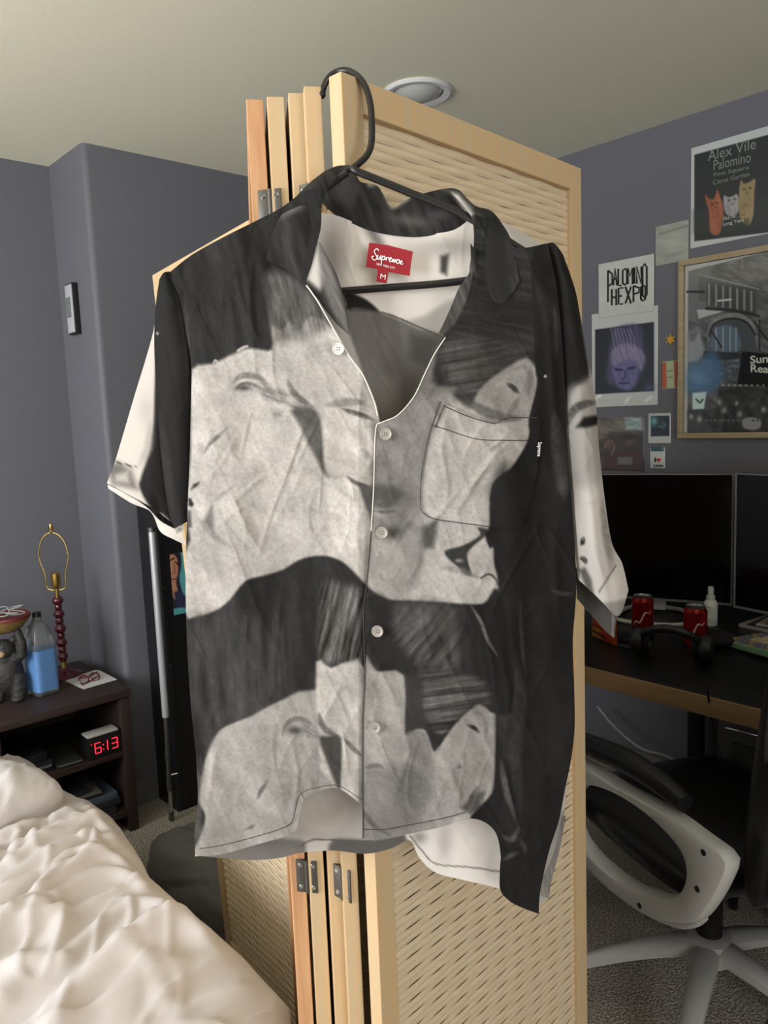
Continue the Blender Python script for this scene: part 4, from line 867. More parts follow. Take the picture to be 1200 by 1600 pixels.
# cans
M_can = mat('red_can_paint', (170, 22, 30), .25, .5, noise=(18, (120, 12, 18), .12)); M_alu = mat('aluminium', (180, 180, 180), .3, 1.); M_canw = mat('can_white_print', (200, 180, 176), .4)
c1 = onz(1004, 990, DZ); c2 = onz(1086, 1010, DZ)
def make_can(c, lab):
    t = thing('soda_can', lab, 'can', c, 'red soda cans on the desk')
    MB().lathe([(.024, .0), (.0265, .004), (.033, .014), (.033, .104), (.0325, .107), (.0272, .118)], c, 32).build('can_body', M_can, t)
    MB().lathe([(.0273, .1178), (.0278, .1215), (.0262, .1215), (.0255, .1185), (.0001, .1185)], c, 32).build('can_lid', M_alu, t)
    mb = MB(); a0 = math.atan2(-c[1], -c[0])
    for k in range(3):       # a swash that runs up the side
        mb.add(*[[], []])
    pts = []
    for k in range(18):
        a = a0-.9+k*.1; z = .03+.055*(k/17)+.008*math.sin(k*.7); pts.append((c[0]+.0332*math.cos(a), c[1]+.0332*math.sin(a), c[2]+z))
    mb.tube(pts, [.0012+.0016*math.sin(PI*k/17) for k in range(18)], 6); mb.build('printed_swash', M_canw, t, ang=None)
    return t
make_can(c1, 'red soda can closer to the folding screen')
make_can(c2, 'red soda can beside the white spray bottle')
c = onz(1110, 977, DZ)
sb = thing('spray_bottle', 'small white spray bottle behind the second red can', 'bottle', c)
M_wp = mat('white_plastic', (198, 198, 190), .4)
MB().lathe([(.0001, 0), (.019, .001), (.021, .006), (.021, .072), (.017, .081), (.013, .083)], c, 28).build('bottle_body', M_wp, sb)
MB().lathe([(.0135, .083), (.0135, .097), (.009, .099), (.009, .122), (.0075, .126), (.0001, .126)], c, 24).build('spray_cap', mat('grey_white_cap', (180, 182, 176), .4), sb)
a0 = math.atan2(-c[1], -c[0])
for k, z in enumerate((.062, .054, .046, .026, .018)):
    pts = [(c[0]+.0212*math.cos(a0+q), c[1]+.0212*math.sin(a0+q), c[2]+z) for q in np.linspace(-.6, .6-(k % 2)*.3, 8)]; MB().tube(pts, .0009, 5).build('label_print', M_txtg, sb, ang=None)
# snack bag
c = onz(944, 1003, DZ)
P, U, V = coons([(0, 0), (1, 0)], [(0, 1), (1, 1)], [(0, 0), (0, 1)], [(1, 0), (1, 1)], 30, 30, False)
def bagside(s):
    u = P[:, 0]-.5; v = P[:, 1]; puff = s*.028*np.sin(PI*P[:, 0])**.5*np.sin(PI*np.clip(v, .001, .999))**.6+.003*(streak(P*200, 20, 30, 30, 4)-.5)*s
    lx = u*.12; return np.stack([c[0]+puff*.9+lx*-.35, c[1]-lx*.93+puff*.3, c[2]+.002+.115*(1-v)*1.0], 1)
bag = thing('snack_bag', 'orange foil snack bag on the desk below the right sleeve', 'bag', c)
def bagp(P_):
    p = Paint(P_, (168, 62, 28), T0); p.poly([(922, 978), (938, 984), (940, 1000), (924, 992)], (190, 140, 60), 3); p.line([(925, 984), (945, 996)], (60, 30, 16), 2, 2, .8).line([(925, 976), (965, 990)], (90, 40, 20), 2, 2, .6); return p.c
for s in (-1, 1): G = bagside(s); grid_obj('foil_side', G, 30, 30, bagp(proj(G)), vmat('bag_foil', .3, coat=.3), bag)
# ring shaped tray
c = onz(985, 1007, DZ)
tag(MB().lathe([(.040, 0), (.047, .001), (.048, .004), (.045, .0045), (.043, .003), (.0001, .003)], c, 36).build('round_coaster', mat('dark_coaster_metal', (70, 70, 70), .2, .9), origin=c), 'thin round dark metal dish beside the orange snack bag', 'dish')
# headphones
c = onz(1050, 1030, DZ); c[2] += .006
hpn = thing('headphones', 'black over-ear headphones lying on the desk in front of the cans', 'headphones', c)
ax = np.array([.25, -.97, 0]); up = np.array([-.55, -.15, .82])
arc = [np.array(c)+ax*.085*math.cos(t)+up*(.075*math.sin(t))+np.array([0, 0, .03]) for t in np.linspace(-.1, PI+.1, 22)]
MB().tube(arc, [.007+.005*math.sin(PI*k/21) for k in range(22)], 12).build('headband', mat('headband_black', (30, 30, 30), .3), hpn)
for s in (-1, 1):
    cc = np.array(c)+ax*.09*s+np.array([0, 0, .035]); rot = Vector(ax).to_track_quat('Z', 'Y').to_matrix().to_4x4()
    MB().lathe([(.0001, -.022), (.028, -.020), (.038, -.010), (.040, .0), (.036, .014), (.0001, .016)], cc, 28, M=rot).build('ear_cup', M_blackp, hpn)
    MB().lathe([(.020, -s*.012), (.030, -s*.016), (.038, -s*.026), (.030, -s*.034), (.020, -s*.028), (.018, -s*.02)], cc, 28, M=rot).build('ear_cushion', M_leather, hpn)
# black pouch behind the headphones
c = onz(1088, 1014, DZ)
mb = MB().ell((c[0]+.075, c[1]-.01, c[2]+.020), (.06, .075, .020), n=18)
o = mb.build('cloth_pouch', mat('black_cloth', (20, 20, 20), .9), origin=c, ang=None); tag(o, 'flat black pouch on the desk behind the headphones', 'pouch')
# papers
c = onz(1175, 982, DZ); cols = [((150, 142, 140), .010), ((60, 40, 34), .004), ((176, 172, 166), .006), ((150, 82, 40), .004), ((122, 122, 118), .010)]
names = ['pale notebook lying at the bottom of the paper stack', 'dark thin folder second from the bottom of the stack', 'white booklet in the middle of the paper stack', 'orange-edged booklet near the top of the stack', 'grey booklet on top of the paper stack']
z = DZ+.0004
for k, ((col, h), nm) in enumerate(zip(cols, names)):
    M = Matrix.Translation(Vector((c[0]+.05, c[1]-.10, 0))) @ Matrix.Rotation(rad(-8+k*5), 4, 'Z')
    o = MB().box(-.075+.008*k, .14-.01*k, -.14, .13-.022*k, z, z+h, M, .001).build('booklet', mat('booklet_cover_%s' % 'abcde'[k], col, .6), origin=(c[0]+.05, c[1]-.10, z))
    tag(o, nm, 'booklet', 'booklets stacked on the desk'); z += h+.0004
# keyboard
a = onz(1139, 1013, DZ); 
kb = thing('keyboard', 'mint green keyboard with beige and grey keycaps at the right edge', 'keyboard', (a[0]-.02, a[1]-.10, DZ))
M = Matrix.Translation(Vector((a[0], a[1], DZ))) @ Matrix.Rotation(rad(-112), 4, 'Z') @ Matrix.Rotation(rad(-3), 4, 'Y')
MB().box(0, .34, -.002, .125, .004, .022, M, .004).build('case', mat('mint_green_plastic', (112, 150, 116), .4), kb)
kc = [mat('beige_keycap', (186, 176, 148), .5), mat('grey_keycap', (110, 108, 120), .5), mat('tan_keycap', (150, 128, 96), .5)]
for r in range(5):
    for q in range(17):
        x = .006+q*.0193; y = .006+r*.0235
        b = MB(); b.prism([M @ Vector(v) for v in ((x, y, .022), (x+.0175, y, .022), (x+.0175, y+.021, .022), (x, y+.021, .022))], M.to_3x3() @ Vector((0, 0, .0001)))
        b = MB(); b.add([M @ Vector(v) for v in ((x, y, .022), (x+.0178, y, .022), (x+.0178, y+.0205, .022), (x, y+.0205, .022), (x+.003, y+.003, .033), (x+.0148, y+.003, .033), (x+.0148, y+.017, .033), (x+.003, y+.017, .033))], [(3, 2, 1, 0), (4, 5, 6, 7), (0, 1, 5, 4), (1, 2, 6, 5), (2, 3, 7, 6), (3, 0, 4, 7)])
        b.build('keycap', kc[(0 if (q > 1 and q < 13 and r not in (0,)) else (1 if (q+r) % 3 else 2))], kb, smooth=False)
# cables
def cable(pts, r, m, lab, cat_='cable', nm='cable'):
    Q = smoothpath(pts, 8); o = MB().tube(Q, r, 8).build(nm, m, origin=pts[0], ang=None); return tag(o, lab, cat_)
cable([onx(1105, 1066, DX-.012), onx(1106, 1085, DX-.014), onx(1112, 1120, DX+.01), onx(1120, 1160, DX+.03), onx(1128, 1200, DX+.05), onz(1132, 1240, .2)], .0028, M_blackm, 'thin black cable hanging over the front edge of the desk')
cable([ony(935, 1104, 1.46) if False else onx(934, 1104, 2.60), onx(960, 1135, 2.58), onx(1000, 1168, 2.56), onx(1040, 1181, 2.54), onx(1072, 1198, 2.52), onx(1100, 1225, 2.5)], .005, mat('white_cable', (170, 172, 172), .4), 'white cable sagging along the wall under the desk')
# grey computer case under the desk
cs = thing('computer_case', 'grey computer tower standing under the desk behind the chair', 'computer', (2.28, .83, 0))
MB().box(2.06, 2.55, .72, .93, .13, .60, bev=.012).build('tower_body', mat('dark_tower', (54, 56, 58), .5), cs)
MB().box(2.045, 2.062, .725, .925, .14, .585, bev=.007).build('front_panel', mat('grey_front_panel', (112, 112, 106), .45), cs)
MB().box(2.040, 2.047, .765, .885, .30, .53, bev=.003).build('inset_panel', mat('tower_inset_grey', (84, 85, 80), .5), cs)
MB().tube([(2.044, .90, .565), (2.036, .86, .570), (2.036, .79, .570), (2.044, .75, .565)], .003, 8).build('trim_strip', M_chrome, cs)
for x in (2.10, 2.48):
    for y in (.75, .89): MB().box(x, x+.02, y, y+.02, 0, .13).build('foot', M_blackm, cs)

# ------------------------------------------------------------------ office chair
F2 = np.array([.42, .905, 0]); F2 /= np.linalg.norm(F2); R2 = np.array([F2[1], -F2[0], 0]); HUB = np.array([1.72, .79, 0])
ch = thing('office_chair', 'black leather swivel office chair with silver loop armrests beside the desk', 'chair', HUB)
MC = Matrix(((R2[0], F2[0], 0, HUB[0]), (R2[1], F2[1], 0, HUB[1]), (0, 0, 1, 0), (0, 0, 0, 1)))
def L(x, y, z): return MC @ Vector((x, y, z))
for a in (130, 196, 266, 336, 52):
    d = np.array([math.cos(rad(a)), math.sin(rad(a)), 0]); s = np.array([-d[1], d[0], 0]); V = []; Fc = []; n = 14
    for i in range(n):
        t = i/(n-1); r = .03+t*.30; w = .040-.016*t; z = .150-.075*t**1.6; h = .034-.014*t
        c0 = HUB+d*r
        for (sx, sz) in ((-1, -.9), (-1, .2), (-.55, .9), (0, 1), (.55, .9), (1, .2), (1, -.9), (.5, -.55), (-.5, -.55)):
            V.append(c0+s*w*sx*.8+np.array([0, 0, z+h*sz*.6]))
    k = 9
    for i in range(n-1):
        for j in range(k): Fc.append((i*k+j, i*k+(j+1) % k, (i+1)*k+(j+1) % k, (i+1)*k+j))
    Fc += [tuple(range(k))[::-1], tuple((n-1)*k+j for j in range(k))]
    lg = MB().add(V, Fc).build('base_leg', M_silver, ch)
    e = HUB+d*.325; MB().tube([e+np.array([0, 0, .045]), e+np.array([0, 0, .085])], .007, 10).build('caster_stem', M_blackm, lg)
    for q in (-1, 1): MB().tube([e+s*.006*q+np.array([0, 0, .0255]), e+s*.024*q+np.array([0, 0, .0255])], .0255, 20).build('caster_wheel', M_blackp, lg)
MB().lathe([(.0001, .112), (.052, .114), (.056, .13), (.050, .168), (.038, .178), (.0001, .178)], HUB, 32).build('hub', M_silver, ch)
MB().lathe([(.030, .178), (.030, .30), (.024, .30), (.024, .40), (.0001, .40)], HUB, 24).build('gas_lift', M_blackm, ch)
MB().box(-.11, .11, -.12, .10, .385, .425, MC, .01).build('tilt_mechanism', M_blackm, ch)
def cushion(name, x0, x1, y0, y1, z0, z1, m, crown=.02, tilt=0, piv=(0, 0), curve=0, n=26):
    V = []; Fc = []
    for sgn in (1, -1):
        for j in range(n):
            for i in range(n):
                u = -1+2*i/(n-1); v = -1+2*j/(n-1); uu = math.sin(u*PI/2); vv = math.sin(v*PI/2)
                e = max(0, 1-abs(uu)**5)*max(0, 1-abs(vv)**5); hgt = (z1-z0)/2*e**.35+crown*(1-uu*uu)*(1-vv*vv)*e
                rr = 1-.08*(abs(uu)*abs(vv))**3
                V.append(Vector(((x0+x1)/2+(x1-x0)/2*uu*rr, (y0+y1)/2+(y1-y0)/2*vv*rr, (z0+z1)/2+sgn*hgt+curve*uu*uu)))
    for sgn in (0, 1):
        o_ = sgn*n*n
        for j in range(n-1):
            for i in range(n-1):
                f = (o_+j*n+i, o_+j*n+i+1, o_+(j+1)*n+i+1, o_+(j+1)*n+i); Fc.append(f if sgn == 0 else f[::-1])
    if tilt:
        Mt = Matrix.Translation(Vector((0, piv[0], piv[1]))) @ Matrix.Rotation(rad(tilt), 4, 'X') @ Matrix.Translation(Vector((0, -piv[0], -piv[1]))); V = [Mt @ v for v in V]
    b = MB().add([MC @ v for v in V], Fc); me = b
    bmz = b.build(name, m, ch, ang=50); return bmz
cushion('seat', -.25, .25, -.24, .27, .42, .51, M_leather, .025)
cushion('backrest', -.20, .20, -.02, .62, -.05, .05, M_leather, .03, tilt=98, piv=(0, 0), curve=.04)
bk = [c_ for c_ in ch.children if c_.name.startswith('backrest')][0]
off_ = Vector(F2)*-.29+Vector((0, 0, .50))
bk.data.transform(Matrix.Translation(off_))
MB().box(-.04, .04, -.31, -.05, .40, .42, MC, .005).build('back_bracket', M_blackm, ch)
# silver arm loop nearest the viewer, traced in its own upright plane
p0 = np.array([1.405, .80, 0]); dA = np.array([.36, .93, 0]); dA /= np.linalg.norm(dA); nA = np.array([-dA[1], dA[0], 0])
def armp(px, py): return onpl(px, py, p0, nA)
outer = [(870, 1180), (912, 1196), (960, 1228), (1040, 1272), (1095, 1312), (1128, 1336), (1137, 1350), (1133, 1368), (1112, 1408), (1090, 1438), (1068, 1445), (1030, 1440), (980, 1415), (930, 1372), (905, 1345), (870, 1300), (850, 1240)]
inner = [(905, 1232), (935, 1232), (975, 1250), (1020, 1285), (1055, 1325), (1067, 1355), (1066, 1380), (1055, 1398), (1035, 1402), (1000, 1393), (960, 1370), (925, 1340), (902, 1308), (892, 1265)]
def ring_arm(outer, inner, th, shift, m, name):
    n = 72; O = resample([armp(*p) for p in (smoothpath(outer, 6, True)+[np.array(outer[0], float)])], n+1)[:-1]; I = resample([armp(*p) for p in (smoothpath(inner, 6, True)+[np.array(inner[0], float)])], n+1)[:-1]
    # align starts
    k = np.argmin(((I-O[0])**2).sum(1)); I = np.roll(I, -k, axis=0)
    prof = [(0, .35), (.06, .85), (.2, 1), (.8, 1), (.94, .8), (1, .3), (1, -.3), (.94, -.8), (.8, -1), (.2, -1), (.06, -.85), (0, -.35)]
    V = []; Fc = []
    for i in range(n):
        for (t, h) in prof: V.append(O[i]*(1-t)+I[i]*t+nA*(h*th/2+shift))
    q = len(prof)
    for i in range(n):
        for j in range(q): Fc.append((i*q+j, i*q+(j+1) % q, ((i+1) % n)*q+(j+1) % q, ((i+1) % n)*q+j))
    return MB().add(V, Fc).build(name, m, ch, ang=35)
nA = nA if nA[0] < 0 else -nA       # towards the viewer side
ar = ring_arm(outer, inner, .042, -.02, M_silver, 'armrest')
rim = [np.array(armp(*p))-nA*.040 for p in [(880, 1335), (925, 1384), (980, 1426), (1030, 1449), (1058, 1450), (1074, 1440)]]
MB().tube(smoothpath(rim, 6), .010, 12).build('lower_rim', M_silver, ar)
for x, y in ((1100, 1332), (1090, 1389), (1000, 1415), (914, 1347)):
    q = armp(x, y); MB().tube([q-nA*.006+nA*.002, q+nA*.0022], .0062, 16).build('screw_recess', M_blackm, ar)
pad = [(870, 1150), (910, 1168), (960, 1190), (1010, 1222), (1052, 1258)]
pc = [np.array(armp(*p))-nA*.03+np.array([0, 0, -.004]) for p in pad]; Q = smoothpath(pc, 6)
MB().tube(Q, [.018+.009*math.sin(PI*min(1, .12+k/(len(Q)-1)*.84)) for k in range(len(Q))], 16).build('arm_pad', M_leather, ar)
# the far arm
mb = MB()
far = [Vector(v) for v in [L(.30, .26, .57), L(.30, .20, .62), L(.30, 0, .625), L(.30, -.20, .58), L(.30, -.26, .52), L(.29, -.15, .42), L(.29, .05, .40), L(.30, .20, .48)]]
a2 = MB().tube(smoothpath([v[:] for v in far], 6, True), .018, 12, closed=True).build('armrest', M_silver, ch)
MB().tube(smoothpath([L(.30, .22, .64)[:], L(.30, 0, .65)[:], L(.30, -.18, .62)[:]], 6), .024, 14).build('arm_pad', M_leather, a2)
# jacket over the back
M_cloth = mat('charcoal_jacket_cloth', (34, 35, 37), .85, bump=(60, .3, .004))
def drape():
    nu, nv = 60, 90; u = np.linspace(-1, 1, nu); s = np.linspace(0, 1, nv); G = []
    for b in s:
        for a in u:
            # over the top of the backrest: down the outside, over, a short piece on the inside
            t = b*1.25
            if t < .85: y = -.455-.02*math.cos(a*2)+.16*(.0); z = .30+t*.92; y += (z-.5)*-.10+.035*math.sin(a*5+1.3*z*3)*(.9-t)+.012*math.sin(a*13+z*5)
            elif t < 1.0: q = (t-.85)/.15*PI; y = -.455-.058+.062*(1-math.cos(q)); z = 1.082+.04*math.sin(q)
            else: y = -.40+.004; z = 1.082-(t-1.0)*.9
            x = a*(.205+.02*math.sin(z*9)+.02*(1-min(t, 1)))
            if abs(a) > .85: z -= (abs(a)-.85)*.25
            G.append(L(x, y, z)[:])
    return np.array(G), nu, nv
G, nu, nv = drape()
o = grid_obj('jacket', G, nu, nv, None, M_cloth, origin=L(0, -.42, .3), thick=.006); tag(o, 'charcoal jacket draped over the back of the office chair', 'jacket')

# ------------------------------------------------------------------ bed
edge = [(95, 1233), (127, 1241), (159, 1264), (176, 1287), (198, 1321), (215, 1355), (260, 1395), (310, 1435), (360, 1480), (425, 1550), (462, 1597)]
EZ = .52
E_ = np.array([onz(x, y, EZ)[:2] for x, y in edge]); E_ = E_[np.argsort(E_[:, 1])]
E_ = np.vstack([[E_[0, 0]-.05, .62], E_, [E_[-1, 0], 2.5]])
bed = thing('bed', 'low bed frame and mattress hidden under the crumpled white duvet', 'bed', (-.2, 1.3, 0))
MB().box(-.95, .44, .76, 2.42, .28, .46, bev=.04).build('mattress', mat('mattress_white', (214, 212, 208), .8), bed)
MB().box(-.97, .46, .74, 2.44, .14, .28, bev=.01).build('bed_frame', M_blackm, bed)
for x in (-.92, .34):
    for y in (.76, 2.34): MB().box(x, x+.05, y, y+.05, 0, .14).build('leg', M_blackm, bed)
nx, ny = 330, 360; X = np.linspace(-1.0, 1, nx); Yv = np.linspace(.60, 2.30, ny)
FOLD = [([(80, 1600), (115, 1550), (165, 1500), (220, 1455), (280, 1432), (320, 1440)], .030, .030), ([(0, 1392), (60, 1352), (150, 1300), (230, 1310)], .012, .016), ([(0, 1445), (50, 1420), (95, 1425), (80, 1470), (20, 1490)], .018, .022),
        ([(45, 1435), (120, 1370), (180, 1345), (225, 1360)], .018, .018), ([(20, 1350), (90, 1300), (150, 1275), (180, 1290)], .018, .016), ([(60, 1400), (110, 1340), (175, 1325), (205, 1335)], .014, .012),
        ([(0, 1310), (60, 1280), (110, 1262), (150, 1270)], .014, .014), ([(130, 1310), (145, 1300), (150, 1320)], .012, .008), ([(100, 1480), (150, 1430), (210, 1390), (250, 1395)], .014, .016), ([(190, 1480), (230, 1500), (260, 1560)], .008, .02),
        ([(180, 1600), (200, 1540), (250, 1500)], .012, .03), ([(0, 1540), (40, 1500), (90, 1490)], .012, .02), ([(280, 1600), (310, 1550), (370, 1520)], .006, .02), ([(30, 1300), (20, 1340), (0, 1360)], .01, .01), ([(85, 1250), (60, 1290), (10, 1330)], -.016, .012), ([(120, 1340), (60, 1380), (10, 1420)], -.010, .010)]
GX = np.zeros((ny, nx, 3))
ex = np.interp(Yv, E_[:, 1], E_[:, 0])
capx = lambda Y_: .507+(Y_-.748)*.645-.047      # stays clear of the folded screen
ex = np.minimum(ex, capx(Yv))
tt = np.linspace(0, 1, nx)
for j in range(ny):
    s = tt; x = -1.0+(ex[j]+.02+1.0)*np.minimum(s/.86, 1); dpt = np.clip((s-.86)/.14, 0, 1)
    GX[j, :, 0] = x+dpt*.012; GX[j, :, 1] = Yv[j]; GX[j, :, 2] = -dpt*.36
XY = GX[:, :, :2].reshape(-1, 2)
dist = np.minimum(np.interp(XY[:, 1], E_[:, 1], E_[:, 0]), capx(XY[:, 1]))+.02-XY[:, 0]
h = EZ-.005+.024*(1-np.exp(-np.clip(dist, 0, 9)/.10))-.03*np.exp(-np.clip(dist, 0, 9)/.03)
foot = np.clip((.78-XY[:, 1])/.18, 0, 1); h -= .20*foot**2
for pts, A, w_ in FOLD:
    q = np.array([onz(x, y, EZ+.035)[:2] for x, y in smoothpath(pts, 4)]); d = sdist(XY, q, False); h += A*np.exp(-(d/w_)**2)*np.clip(dist/.05, .2, 1)
wn = XY*1000; h += (streak(wn, 20, 700, 150, 91, 2)-.5)*.055*np.clip(dist/.15, 0, 1)
r = 1-np.abs(2*streak(wn, 32, 520, 110, 93, 1)-1); h += (r**4)*.020*np.clip(dist/.08, .1, 1)
r = 1-np.abs(2*streak(wn, 8, 380, 70, 95, 1)-1); h += (r**5)*.014*np.clip(dist/.05, .1, 1)
r = 1-np.abs(2*streak(wn, 60, 200, 60, 97, 1)-1); h += (r**6)*.009*np.clip(dist/.05, .1, 1)
G = GX.reshape(-1, 3).copy(); G[:, 2] += h
sidew = np.clip(-GX.reshape(-1, 3)[:, 2]/.36, 0, 1); G[:, 0] += sidew*(.02*np.sin(G[:, 1]*22)+.01)
M_duvet = mat('cream_cotton', (192, 185, 182), .85, bump=(500, .15, .001), sheen=.1)
o = grid_obj('duvet', G, nx, ny, None, M_duvet, origin=(-.2, 1.3, .5), thick=.008); tag(o, 'crumpled cream-white duvet covering the bed', 'duvet')
def pillow(c, dims, rot, lab, seed, m, tilt=0):
    n = 48; V = []; U_ = np.linspace(-1, 1, n)
    Gs = []
    for sgn in (1, -1):
        A, B = np.meshgrid(np.sin(U_*PI/2), np.sin(U_*PI/2)); a, b = A.ravel(), B.ravel()
        pinch = 1-.10*(1-np.abs(a*b))*(np.maximum(abs(a), abs(b))**3)-.17*np.abs(a*b)**3
        th = (np.clip(1-a**2, 0, 1)*np.clip(1-b**2, 0, 1))**.38
        nn = streak(np.stack([a*100, b*100], 1), 40, 60, 22, seed+sgn)-.5
        Gs.append(np.stack([a*dims[0]*pinch, b*dims[1]*pinch, sgn*(dims[2]*th)+nn*.035*th], 1))
    Gs = np.vstack(Gs); f = []
    for s_ in (0, 1):
        for j in range(n-1):
            for i in range(n-1):
                q = (s_*n*n+j*n+i, s_*n*n+j*n+i+1, s_*n*n+(j+1)*n+i+1, s_*n*n+(j+1)*n+i); f.append(q if s_ == 0 else q[::-1])
    M = Matrix.Translation(Vector(c)) @ Matrix.Rotation(rad(rot), 4, 'Z') @ Matrix.Rotation(rad(tilt), 4, 'X')
    o = MB().add([M @ Vector(v) for v in Gs], f).build('pillow', m, origin=(c[0], c[1], c[2]-dims[2]), ang=None); return tag(o, lab, 'pillow')
M_pil = mat('white_cotton', (205, 202, 202), .85)
pillow((.435, 1.96, .55), (.17, .14, .10), 25, 'puffed white pillow corner at the head of the bed, nearest the nightstand', 3, M_pil, 6)
pillow((.36, 2.22, .57), (.20, .11, .08), 5, 'white pillow farther back, cut off by the left edge of the photo', 8, M_pil, 8)

# ------------------------------------------------------------------ nightstand and what stands on it
NX0, NX1, NY0, NY1, NZ = .62, 1.085, 2.60, 3.07, .53
M_dark = mat('dark_walnut_veneer', (58, 44, 40), .5, noise=(10, (44, 33, 31), .25), stretch=(1, 8, 8))
ns = thing('nightstand', 'dark brown open-shelved nightstand in the alcove beside the bed', 'nightstand', ((NX0+NX1)/2, (NY0+NY1)/2, 0))
MB().box(NX0-.01, NX1+.005, NY0-.01, NY1, NZ-.028, NZ, bev=.002).build('top', M_dark, ns)
for x in (NX0, NX1-.035): MB().box(x, x+.035, NY0, NY1, 0, NZ-.028, bev=.002).build('side_panel', M_dark, ns)
MB().box(NX0+.035, NX1-.035, NY1-.012, NY1, .05, NZ-.028).build('back_panel', M_dark, ns)
for z in (.285, .06): MB().box(NX0+.035, NX1-.035, NY0+.004, NY1-.012, z, z+.022, bev=.001).build('shelf', M_dark, ns)
# lamp
c = onz(101, 1056, NZ); c[1] = min(c[1], 2.98)
lp = thing('table_lamp', 'brass and dark red turned table lamp without a shade on the nightstand', 'lamp', (c[0], c[1], NZ))
C0 = (c[0], c[1], NZ)
M_rg = mat('dark_red_glass', (74, 12, 24), .12, coat=.6)
MB().lathe([(.0001, 0), (.062, 0), (.062, .006), (.050, .014), (.028, .022), (.014, .034)], C0, 36).build('base', M_rg, lp)
MB().lathe([(.010, .034), (.009, .055), (.013, .060)], C0, 24).build('brass_collar', M_brass, lp)
prof = [(.011, .058)]; z = .062
for r_, hgt in ((.019, .028), (.015, .024), (.020, .03), (.014, .022), (.021, .034), (.015, .024), (.020, .03), (.014, .02), (.021, .032)):
    for k in range(7):
        t = k/6; prof.append((.0115+(r_-.0115)*math.sin(PI*t), z+hgt*t))
    z += hgt
MB().lathe(prof, C0, 28).build('turned_column', M_rg, lp)
MB().lathe([(.008, z), (.008, z+.03), (.015, z+.035), (.017, z+.045), (.017, z+.085), (.012, z+.09), (.0001, z+.09)], C0, 24).build('socket', M_brass, lp)
rt_ = np.array([FY, -FX, 0]); hz = z+.035
loop = [np.array(C0)+rt_*x+np.array([0, 0, hz+zz]) for x, zz in ((-.010, -.012), (-.035, .0), (-.038, .05), (-.052, .10), (-.052, .14), (-.035, .185), (0, .205), (.035, .185), (.052, .14), (.052, .10), (.038, .05), (.035, 0), (.010, -.012))]
MB().tube(smoothpath(loop, 6), .0024, 10).build('harp', M_brass, lp)
MB().lathe([(.004, 0), (.009, .006), (.006, .012), (.0085, .018), (.006, .034), (.0001, .036)], (C0[0], C0[1], NZ+hz+.203), 16).build('finial', M_brass, lp)
# water bottle
c = onz(69, 1083, NZ); C0 = (c[0], c[1], NZ)
wb = thing('water_bottle', 'clear square water bottle with a plain light blue label on the nightstand', 'bottle', C0)
M_pet = mat('clear_plastic', (235, 240, 240), .06, trans=.92, ior=1.33)
Rq = Matrix.Rotation(rad(12), 4, 'Z'); w_ = .040
MB().lathe([(.030, 0), (w_-.002, .003), (w_, .012), (w_, .185), (w_-.002, .20), (.030, .235), (.016, .262), (.0125, .268), (.0125, .28)], C0, 48, sq=7, M=Rq).build('bottle_body', M_pet, wb)
MB().lathe([(.0145, .276), (.0145, .292), (.0001, .293)], C0, 24).build('bottle_cap', M_blackp, wb)
mb = MB(); V = []; n = 48
for z in (.018, .165):
    for j in range(n):
        a = 2*PI*j/n; r_ = (w_+.0008)/((abs(math.cos(a))**7+abs(math.sin(a))**7)**(1/7)); V.append(Rq @ Vector((r_*math.cos(a), r_*math.sin(a), z))+Vector(C0))
mb.add(V, [(j, (j+1) % n, n+(j+1) % n, n+j) for j in range(n)]); mb.build('blue_label', mat('light_blue_label', (92, 134, 186), .5), wb)
# napkin and eyeglasses
Z = NZ+.0012
pts = [onz(x, y, Z) for x, y in ((102, 1064), (126, 1075), (131, 1077), (183, 1062), (156, 1048), (148, 1047))]
tag(MB().prism(pts, (0, 0, .0012)).build('paper_napkin', mat('napkin_paper', (196, 194, 192), .8), origin=pts[0], smooth=False), 'white folded paper napkin on the nightstand beside the lamp', 'napkin')
M_gl = mat('dark_red_acetate', (92, 22, 32), .2, coat=.5)
gl = thing('eyeglasses', 'folded dark red eyeglasses lying on the white napkin', 'eyeglasses', onz(140, 1062, NZ+.003))
zz = NZ+.014
for x in (131, 148):
    q = onz(x, 1062-(x-131)*.25, zz); rim = [q+np.array([.019*math.cos(t)*.9, .010*math.sin(t), .013*math.sin(t)]) for t in np.linspace(0, 2*PI, 20)[:-1]]
    MB().tube(rim, .0028, 8, closed=True).build('lens_rim', M_gl, gl)
MB().tube([onz(128, 1070, NZ+.006), onz(140, 1064, NZ+.006), onz(153, 1056, NZ+.007)], .0026, 8).build('temple', M_gl, gl)
MB().tube([onz(122, 1060, NZ+.008), onz(136, 1058, NZ+.008), onz(152, 1050, NZ+.008)], .0026, 8).build('temple', M_gl, gl)
# bear figurine carrying a bowl
c = onz(23, 1092, NZ); C0 = np.array([c[0]-.012, c[1], NZ])
br = thing('bear_figurine', 'dark standing bear figurine holding a bowl overhead, at the left edge', 'figurine', C0)
fwd = np.array([-FX, -FY, 0]); rt2 = np.array([FY, -FX, 0])
def B(x, y, z): return C0+rt2*x+fwd*y+np.array([0, 0, z])
mb = MB(); n = 12
mb.ell(B(0, 0, .095), (.050, .046, .070), n=n).ell(B(0, .012, .185), (.038, .036, .034), n=n).ell(B(0, 0, .15), (.040, .036, .03), n=n)
for s in (-1, 1):
    mb.ell(B(s*.030, 0, .215), (.012, .010, .013), n=8)
    mb.tube([B(s*.030, 0, .09), B(s*.036, .006, .045), B(s*.034, .012, .014)], [.030, .026, .022], 14); mb.ell(B(s*.034, .022, .013), (.022, .026, .0135), n=n)
    mb.tube([B(s*.030, .004, .145), B(s*.062, .016, .165), B(s*.066, .020, .205), B(s*.052, .012, .240)], [.020, .018, .015, .013], 12); mb.ell(B(s*.052, .012, .242), (.014, .014, .014), n=8)
